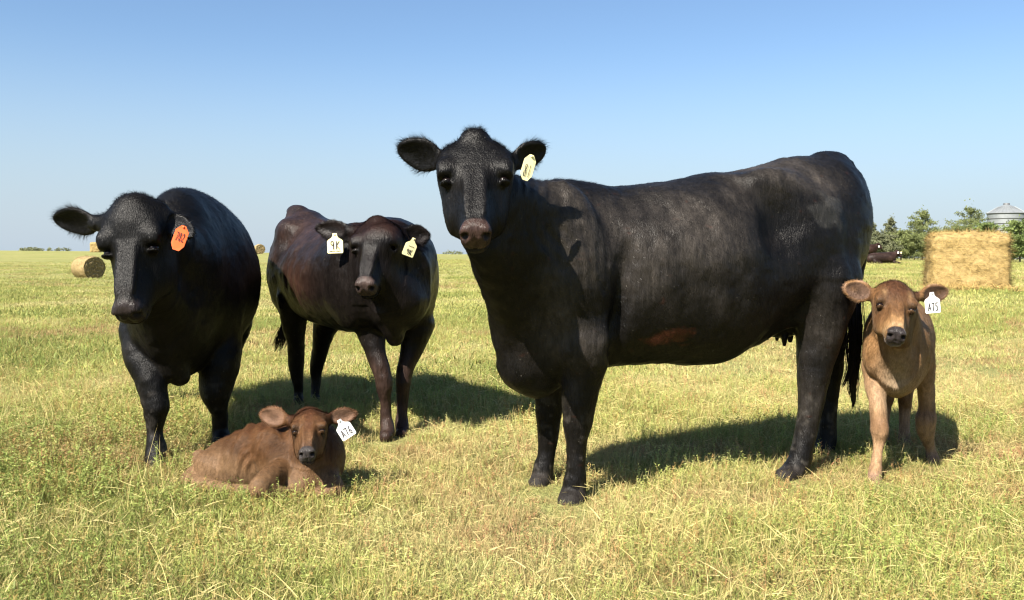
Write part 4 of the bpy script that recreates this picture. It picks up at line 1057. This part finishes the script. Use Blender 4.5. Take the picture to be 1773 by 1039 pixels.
def sq_bale(loc, rz, l, d, h, label, group, nst):
    root = empty('hay_bale', loc, label, 'hay bale', group, rz)
    g = []
    n = 26
    V, Fc = [], []
    for ax, sg in ((0, 1), (0, -1), (1, 1), (1, -1), (2, 1), (2, -1)):
        i0 = len(V); u, v = [a for a in range(3) if a != ax]
        for i in range(n + 1):
            for j in range(n + 1):
                p = np.zeros(3); p[ax] = sg; p[u] = i / n * 2 - 1; p[v] = j / n * 2 - 1; V.append(p)
        for i in range(n):
            for j in range(n):
                q = [i0 + i * (n + 1) + j, i0 + (i + 1) * (n + 1) + j, i0 + (i + 1) * (n + 1) + j + 1, i0 + i * (n + 1) + j + 1]
                if (sg > 0) == (ax == 1): q = q[::-1]
                Fc.append(tuple(q))
    V = np.array(V); q = (np.abs(V) ** 9).sum(1, keepdims=True) ** (1 / 9); V = V / q
    hz = np.array([l / 2, d / 2, h / 2]); W = V * hz; W[:, 2] += h / 2
    nn = np.abs(V) ** 8 * np.sign(V); nn /= np.linalg.norm(nn, axis=1, keepdims=True)
    W[:, 0] *= 1 + .05 * np.maximum(0, 1 - W[:, 2] / (.3 * h))
    W = W + nn * (.035 * vnoise(W * 3.5, 3) + .025 * vnoise(W * 9, 4) + .02 * vnoise(W * 20, 5))[:, None]
    b = mesh_obj('bale_core', W, np.array(Fc), MAT_STRAW, root); color_attr(b, 'coat', np.full((len(W), 4), .8))
    al = np.tile((1, 0, .0), (len(W), 1)).astype(float); side = np.abs(nn[:, 0]) > .7; al[side] = (0, 1, 0)
    straw_coat('straw', root, W, nn, al, nst, .13, .006, MAT_STRAW, .6)
    # loose straw at its foot
    m = nst // 10; a = RNG.uniform(-1, 1, m); bx = np.stack([a * (l / 2 + .12), -d / 2 - np.abs(RNG.normal(0, .10, m)), RNG.uniform(0, .08, m)], 1)
    straw_coat('loose_straw', root, bx, np.tile((0, -.4, .9), (m, 1)), np.tile((1., .2, 0), (m, 1)), m, .18, .010, MAT_STRAW, .6)
    return root
def ground_at(px, Y):
    kx, _ = ray(px, 441); return np.array([kx * Y, Y, float(terrain(kx * Y, Y))])
p = ground_at(1674, 18.9)
sq_bale((p[0], p[1], p[2] - .02), -math.atan2(p[0], p[1]) * .75, 1.51, 1.2, 1.20, 'square golden hay bale on the grass in front of the evergreens', 'bales in the field', 16000)
for px, Y, wd, h, lb in ((166, 118, 1.25, 1.35, 'tiny far hay bale on the left skyline above the round bale'), ):
    q = ground_at(px, Y); sq_bale((q[0], q[1], q[2] - .03), .2, 1.3, 1.2, h, lb, 'bales in the field', 600)
def round_bale(loc, rz, rad, ln, label, group, nst):
    root = empty('round_bale', loc, label, 'hay bale', group, rz)
    n, m = 64, 14; V, Fc = [], []
    for i in range(m + 1):
        x = (i / m * 2 - 1); e = 1 - .05 * abs(x) ** 6
        for j in range(n):
            a = 2 * math.pi * j / n; V.append((x * ln / 2, rad * e * math.cos(a), rad + rad * e * math.sin(a)))
    for i in range(m):
        for j in range(n): Fc.append((i * n + j, i * n + (j + 1) % n, (i + 1) * n + (j + 1) % n, (i + 1) * n + j))
    V = np.array(V); nn = V - np.array([0, 0, rad]); nn[:, 0] = 0; nn /= np.linalg.norm(nn, axis=1, keepdims=True)
    V = V + nn * (.03 * vnoise(V * 4, 1) + .02 * vnoise(V * 11, 2))[:, None]; V[:, 2] = np.maximum(V[:, 2], .0)
    b = mesh_obj('bale_core', V, np.array(Fc), MAT_HAY, root); color_attr(b, 'coat', np.ones((len(V), 4)))
    # rolled layers on both ends: a spiral wall of hay standing in and out
    for sg in (-1, 1):
        EV, EF, EC = [], [], []; nr = 40
        for i in range(nr + 1):
            for j in range(n):
                a = 2 * math.pi * j / n; rr2 = rad * .97 * i / nr; ph = i / nr * 7 - j / n + .35 * math.sin(a * 3 + i * .3) + .2 * math.sin(a * 7 + i); st = .5 + .5 * math.sin(2 * math.pi * ph)
                x = sg * (ln / 2 - .02 + .035 * st * (i < nr)); EV.append((x, rr2 * math.cos(a), rad + rr2 * math.sin(a))); EC.append((.62 + .3 * st,) * 3)
        for i in range(nr):
            for j in range(n):
                q = (i * n + j, i * n + (j + 1) % n, (i + 1) * n + (j + 1) % n, (i + 1) * n + j); EF.append(q if sg < 0 else q[::-1])
        EV = np.array(EV); EV[:, 0] += .03 * vnoise(EV * 12, 7)
        e = mesh_obj('rolled_end', EV, np.array(EF), MAT_HAY, root); color_attr(e, 'coat', np.array(EC))
    al = np.cross(nn, np.array([1., 0, 0])); straw_coat('straw', root, V, nn, al, nst, .15, .012, MAT_HAY, .45)
    return root
p = ground_at(153, 46.5); round_bale((p[0], p[1], p[2] - .05), math.radians(-38), .60, 1.35, 'round hay bale lying in the field behind the left cow', 'bales in the field', 2500)
p = ground_at(449, 112); round_bale((p[0], p[1], p[2] - .03), math.radians(-62), .62, 1.3, 'tiny far round bale on the skyline between the two left cows', 'bales in the field', 300)

# ================================================================== EVERGREENS, FAR TREES
def leaf_material(name, c0, c1):
    m, nt, b, out = newmat(name)
    oi = nd(nt, 'ShaderNodeAttribute', attribute_name='coat')
    n1 = noise(nt, 1.3, 3, .6); c = ramp(nt, n1, [(.3, c0), (.7, c1)])
    c = mixc(nt, 1.0, c, oi.outputs['Color'], 'MULTIPLY')
    nt.links.new(c, b.inputs['Base Color']); b.inputs['Roughness'].default_value = .65; b.inputs['Specular IOR Level'].default_value = .25
    tr = nd(nt, 'ShaderNodeBsdfTranslucent'); nt.links.new(c, tr.inputs['Color']); mx = nd(nt, 'ShaderNodeMixShader', Fac=.25)
    nt.links.new(b.outputs[0], mx.inputs[1]); nt.links.new(tr.outputs[0], mx.inputs[2]); nt.links.new(mx.outputs[0], out.inputs['Surface'])
    return m
LEAF_PINE = leaf_material('pine needles', (.115, .14, .048), (.195, .215, .078))
LEAF_DULL = leaf_material('dull needles', (.11, .125, .065), (.165, .17, .088))
LEAF_BUSH = leaf_material('bush leaves', (.10, .145, .04), (.17, .21, .064))
BARK = flatmat('bark', (.13, .10, .075), .9, .1)
def tube(V, Fc, pts, rads, n=7):
    i0 = len(V); pts = [np.asarray(p, float) for p in pts]
    for i, (p, rd) in enumerate(zip(pts, rads)):
        d = nrm(pts[min(i + 1, len(pts) - 1)] - pts[max(i - 1, 0)]); a = nrm(np.cross(d, (.3, .9, .1))); b = np.cross(d, a)
        for j in range(n):
            t = 2 * math.pi * j / n; V.append(p + (a * math.cos(t) + b * math.sin(t)) * rd)
    for i in range(len(pts) - 1):
        for j in range(n): Fc.append((i0 + i * n + j, i0 + i * n + (j + 1) % n, i0 + (i + 1) * n + (j + 1) % n, i0 + (i + 1) * n + j))
def leaf_cards(pts, size, r, up=.3, squash=.5):
    """each point becomes a small spray of pointed leaf faces"""
    V, Fc, Cc = [], [], []
    for p, sh in pts:
        for _ in range(3):
            d = nrm(r.normal(size=3) + np.array([0, 0, up])); sd = nrm(np.cross(d, r.normal(size=3))); l = size * r.uniform(.6, 1.4); w = l * squash * r.uniform(.5, 1)
            q = p + r.normal(0, size * .35, 3); i = len(V)
            V += [q - d * l * .5, q + sd * w * .5, q + d * l * .5, q - sd * w * .5]; Fc.append((i, i + 1, i + 2, i + 3)); Cc += [np.ones(3) * sh] * 4
    return np.array(V), np.array(Fc), np.array(Cc)
def tree(name, px, Y, h, wid, kind, label, group, mat, seed, cat='tree', gap=.25, size=.22):
    r = np.random.default_rng(seed); g = ground_at(px, Y); root = empty(name, g, label, cat, group)
    V, Fc = [], []; lean = r.normal(0, .03, 2)
    trunk = [np.array([lean[0] * h * t, lean[1] * h * t, h * t]) for t in (-.03, .25, .5, .75, .97)]
    tube(V, Fc, trunk, [h * .026, h * .02, h * .014, h * .008, h * .002])
    pts = []
    nb = int(38 if kind != 'bush' else 22)
    for i in range(nb):
        t = .06 + .92 * (i + r.uniform(0, .8)) / nb; a = i * 2.4 + r.uniform(-.5, .5)
        if kind == 'pine': L = wid / 2 * (1 - t) ** .6 * r.uniform(.6, 1.25) * (1 if t > .12 else .85); rise = r.uniform(.05, .45)
        elif kind == 'cedar': L = wid / 2 * (1 - t ** 1.6) * r.uniform(.65, 1.15); rise = r.uniform(.3, .8)
        else: L = wid / 2 * math.sqrt(max(0, 1 - (t * 1.02 - .15) ** 2)) * r.uniform(.7, 1.1); rise = r.uniform(.2, .6)
        b0 = np.array([lean[0] * h * t, lean[1] * h * t, h * t]); tip = b0 + np.array([math.cos(a) * L, math.sin(a) * L, rise * L]); tip[2] = min(tip[2], h * 1.0)
        md_ = (b0 + tip) / 2 - np.array([0, 0, .06 * L]); tube(V, Fc, [b0, md_, tip], [h * .008 * (1 - t * .7), h * .005 * (1 - t * .7), h * .002], 5)
        cl = r.uniform(.8, 1.2)
        for _ in range(int(24 + 150 * L / max(wid, .1) * 2)):
            f = r.uniform(.25, 1.02); q = b0 + (tip - b0) * f + r.normal(0, .12 * L * (1.15 - f * .5) + .05, 3) * np.array([1, 1, .6]); q[2] = max(q[2], .05)
            pts.append((q, cl * r.uniform(.75, 1.25)))
    for _ in range(26): pts.append((trunk[-1] + r.normal(0, .06 * wid, 3) * np.array([.6, .6, 1.3]) + np.array([0, 0, -.02 * h]), 1.0))
    mesh_obj('trunk', V, Fc, BARK, root)
    LV, LF, LC = leaf_cards(pts, size, r); o = mesh_obj('crown', LV, LF, mat, root, smooth=False); color_attr(o, 'coat', LC)
    return root
EV = 'evergreens along the edge of the field'
tree('pine_tree', 1680, 92, 5.5, 6.8, 'pine', 'tallest dark pine rising above the square hay bale beside the grain bin', EV, LEAF_PINE, 1, size=.17)
tree('pine_tree', 1596, 90, 5.05, 6.0, 'pine', 'broad conical pine just left of the square hay bale', EV, LEAF_PINE, 2, size=.165)
tree('cedar_tree', 1536, 84, 4.0, 3.2, 'cedar', 'thin greyish cedar between the big cow and the pines', EV, LEAF_DULL, 3, size=.15)
tree('cedar_tree', 1511, 86, 3.6, 2.6, 'cedar', 'pale cedar half hidden behind the big cow rump', EV, LEAF_DULL, 4, size=.15)
tree('cedar_tree', 1560, 80, 2.6, 2.6, 'bush', 'low rounded cedar in front of the conical pine', EV, LEAF_PINE, 5, size=.14)
tree('cedar_tree', 1583, 78, 2.3, 2.8, 'bush', 'dark low cedar beside the left end of the square hay bale', EV, LEAF_PINE, 6, size=.14)
tree('cedar_tree', 1530, 76, 2.1, 2.8, 'bush', 'low spreading cedar behind the far lying cow', EV, LEAF_DULL, 12, size=.18)
tree('leafy_bush', 1618, 84, 2.7, 3.2, 'bush', 'rounded olive bush rising behind the left half of the square hay bale', EV, LEAF_PINE, 21, cat='bush', size=.15)
tree('leafy_bush', 1662, 86, 3.3, 3.6, 'bush', 'wide dark bush rising behind the middle of the square hay bale', EV, LEAF_PINE, 22, cat='bush', size=.15)
tree('leafy_bush', 1738, 76, 2.2, 2.8, 'bush', 'low green bush in the gap between the square hay bale and the right edge', EV, LEAF_BUSH, 23, cat='bush', size=.15)
tree('cedar_tree', 1643, 88, 3.0, 2.8, 'bush', 'small bushy cedar between the two pines', EV, LEAF_PINE, 7, size=.14)
tree('leafy_bush', 1711, 80, 3.35, 3.0, 'bush', 'bright green bush above the right end of the square hay bale', EV, LEAF_BUSH, 8, cat='bush', size=.18)
tree('leafy_bush', 1766, 70, 3.2, 3.3, 'bush', 'dense green bush at the right edge below the grain bin', EV, LEAF_BUSH, 9, cat='bush', size=.19)
tree('leafy_bush', 1800, 72, 3.6, 3.4, 'bush', 'bush beyond the right edge beside the grain bin', EV, LEAF_BUSH, 10, cat='bush', size=.2)
r = np.random.default_rng(8); pts = []
for px0, px1, nn_ in ((36, 74, 260), (95, 122, 80), (83, 88, 40), (766, 800, 110)):
    for _ in range(nn_):
        px = r.uniform(px0, px1); g = ground_at(px, 520 + r.uniform(-20, 20)); c = .5 + .5 * math.sin((px - px0) / (px1 - px0) * math.pi)
        pts.append((g + np.array([0, 0, r.uniform(0, 1.0) * 1.6 * c + .1]), r.uniform(.8, 1.2)))
LV, LF, LC = leaf_cards(pts, 1.1, r); o = mesh_obj('far_trees', LV, LF, LEAF_DULL, None, smooth=False); color_attr(o, 'coat', LC); tag(o, kind='stuff', label='thin dark line of distant trees on the skyline')

# ================================================================== GRAIN BIN
MAT_STEEL = None
def steel():
    m, nt, b, out = newmat('galvanised steel')
    n1 = noise(nt, 1.2, 4, .6); c = ramp(nt, n1, [(.3, (.19, .205, .21)), (.7, (.25, .265, .27))]); nt.links.new(c, b.inputs['Base Color'])
    b.inputs['Metallic'].default_value = .35; b.inputs['Roughness'].default_value = .5; return m
MAT_STEEL = steel(); MAT_STEEL_DARK = flatmat('steel edge', (.11, .115, .12), .6, .4, .3)
def lathe(prof, n=72, wob=None):
    V, Fc = [], []
    for i, (rd, z) in enumerate(prof):
        for j in range(n):
            a = 2 * math.pi * j / n; V.append((rd * math.cos(a), rd * math.sin(a), z))
    for i in range(len(prof) - 1):
        for j in range(n): Fc.append((i * n + j, i * n + (j + 1) % n, (i + 1) * n + (j + 1) % n, (i + 1) * n + j))
    return V, Fc
g = ground_at(1742, 205); bs = 205 / FPX
root = empty('grain_bin', g, 'round galvanised steel grain bin with conical roof behind the trees', 'grain bin')
R_ = 30.5 * bs; eav = CAMH + ray(1742, 370)[1] * 205 - g[2]; top = CAMH + ray(1742, 354)[1] * 205 - g[2]
prof = []
nz = 120
for i in range(nz + 1):
    z = eav * i / nz; prof.append((R_ - .12 + .03 * math.cos(i * math.pi), z))
V, Fc = lathe(prof); mesh_obj('wall', V, Fc, MAT_STEEL, root)
V, Fc = lathe([(R_ + .12, eav), (R_ + .12, eav + .08), (R_ * .42, top - (top - eav) * .30), (R_ * .42, top - (top - eav) * .26), (R_ * .16, top - .1)]); rf = mesh_obj('roof', V, Fc, MAT_STEEL, root, smooth=False)
for k in range(30):
    a = 2 * math.pi * k / 30; c, s_ = math.cos(a), math.sin(a); V, Fc = [], []
    p0 = np.array([c * (R_ + .1), s_ * (R_ + .1), eav + .10]); p1 = np.array([c * R_ * .43, s_ * R_ * .43, top - (top - eav) * .25]); tube(V, Fc, [p0, p1], [.045, .04], 5)
    mesh_obj('roof_rib', V, Fc, MAT_STEEL, rf)
V, Fc = lathe([(R_ * .17, top - .15), (R_ * .17, top + .25), (R_ * .13, top + .3), (0.01, top + .32)], 32); mesh_obj('roof_cap', V, Fc, MAT_STEEL_DARK, root)
for py in (370.5, 379, 387.5, 399, 411, 423):
    z = CAMH + ray(1742, py)[1] * 205 - g[2]; V, Fc = lathe([(R_ - .1, z - .09), (R_ + .03, z - .06), (R_ + .03, z + .06), (R_ - .1, z + .09)]); mesh_obj('wall_hoop', V, Fc, MAT_STEEL_DARK, root)

# ================================================================== FAR CATTLE
def far_cow(px, Y, lying, label, flip, col, tagpx):
    g = ground_at(px, Y); f = -1 if flip else 1
    F = Field(g[:2], 0, (-1.4, -.6, -.05), (1.5, .5, 1.7), .03)
    F.o[2] = g[2]; q = lambda x, y, z: g + np.array([f * x, y, z])
    zb = .0 if lying else .5
    F.rc(q(-.55, 0, zb + .36), .33, q(.35, 0, zb + .40), .36, .12); F.ell(q(-.75, 0, zb + .33), (.3, .28, .3), None, k=.1); F.ell(q(.55, 0, zb + .42), (.26, .24, .34), None, k=.1)
    F.rc(q(.55, 0, zb + .5), .22, q(.82, -.05, zb + .66), .15, .1)
    F.rc(q(.84, -.05, zb + .74), .14, q(1.02, -.2, zb + .50), .075, .05)
    F.ell(q(.92, .12, zb + .78), (.10, .10, .05), None, k=.03); F.ell(q(.80, -.24, zb + .78), (.08, .12, .05), None, k=.03)
    if lying:
        F.rc(q(.6, -.25, .12), .1, q(.95, -.3, .06), .06, .05); F.rc(q(-.6, -.3, .15), .14, q(-.2, -.36, .06), .07, .05)
    else:
        for x, y in ((-.7, -.18), (-.62, .18), (.5, -.17), (.56, .17)): F.chain([(q(x, y, .6), .13), (q(x, y, .3), .06), (q(x, y, 0), .06)], .05)
    def pt(W, N):
        c = base_col(len(W), col, .5); blend(c, sstep(-.2, .5, vnoise(W * 3, 5)) * .8, np.asarray(col) * 2.2); return c
    root, W, N = finish_animal(F, 'cow', label, 'cow', 'cattle resting far off by the trees', pt, (MAT_BLACK, FUR_BLACK), (-f, 0, 0), nfur=0, disp=None, eyes=False)
    root.location.z = g[2]
    for ob in root.children:
        if ob.name.startswith('body'):
            co = np.empty(len(ob.data.vertices) * 3, np.float32); ob.data.vertices.foreach_get('co', co); ob.data.vertices.foreach_set('co', co)
    for (x, y, z), m in tagpx:
        V = [(-.05, 0, -.06), (.05, 0, -.06), (.05, 0, .06), (-.05, 0, .06)]; V = V + [(a, .01, c) for a, b, c in V]
        V = [np.array(v) + np.array([f * x, y, zb + z]) for v in V]
        t = mesh_obj('ear_tag', V, [(0, 1, 2, 3), (7, 6, 5, 4), (0, 4, 5, 1), (1, 5, 6, 2), (2, 6, 7, 3), (3, 7, 4, 0)], m, root, smooth=False)
    return root
far_cow(1529, 55, True, 'dark brown cow lying far off beside the low cedars, seen from the side', False, (.016, .009, .007), [((.78, -.36, .72), TAG_WHITE), ((1.12, .0, .72), TAG_YELLOW)])
far_cow(1498, 60, False, 'dark brown cow standing far off, mostly hidden behind the big cow', False, (.020, .010, .007), [((.78, -.36, .62), TAG_WHITE)])
print('total', round(time.time() - T0, 1), 'verts', sum(len(o.data.vertices) for o in COL.objects if o.type == 'MESH'))
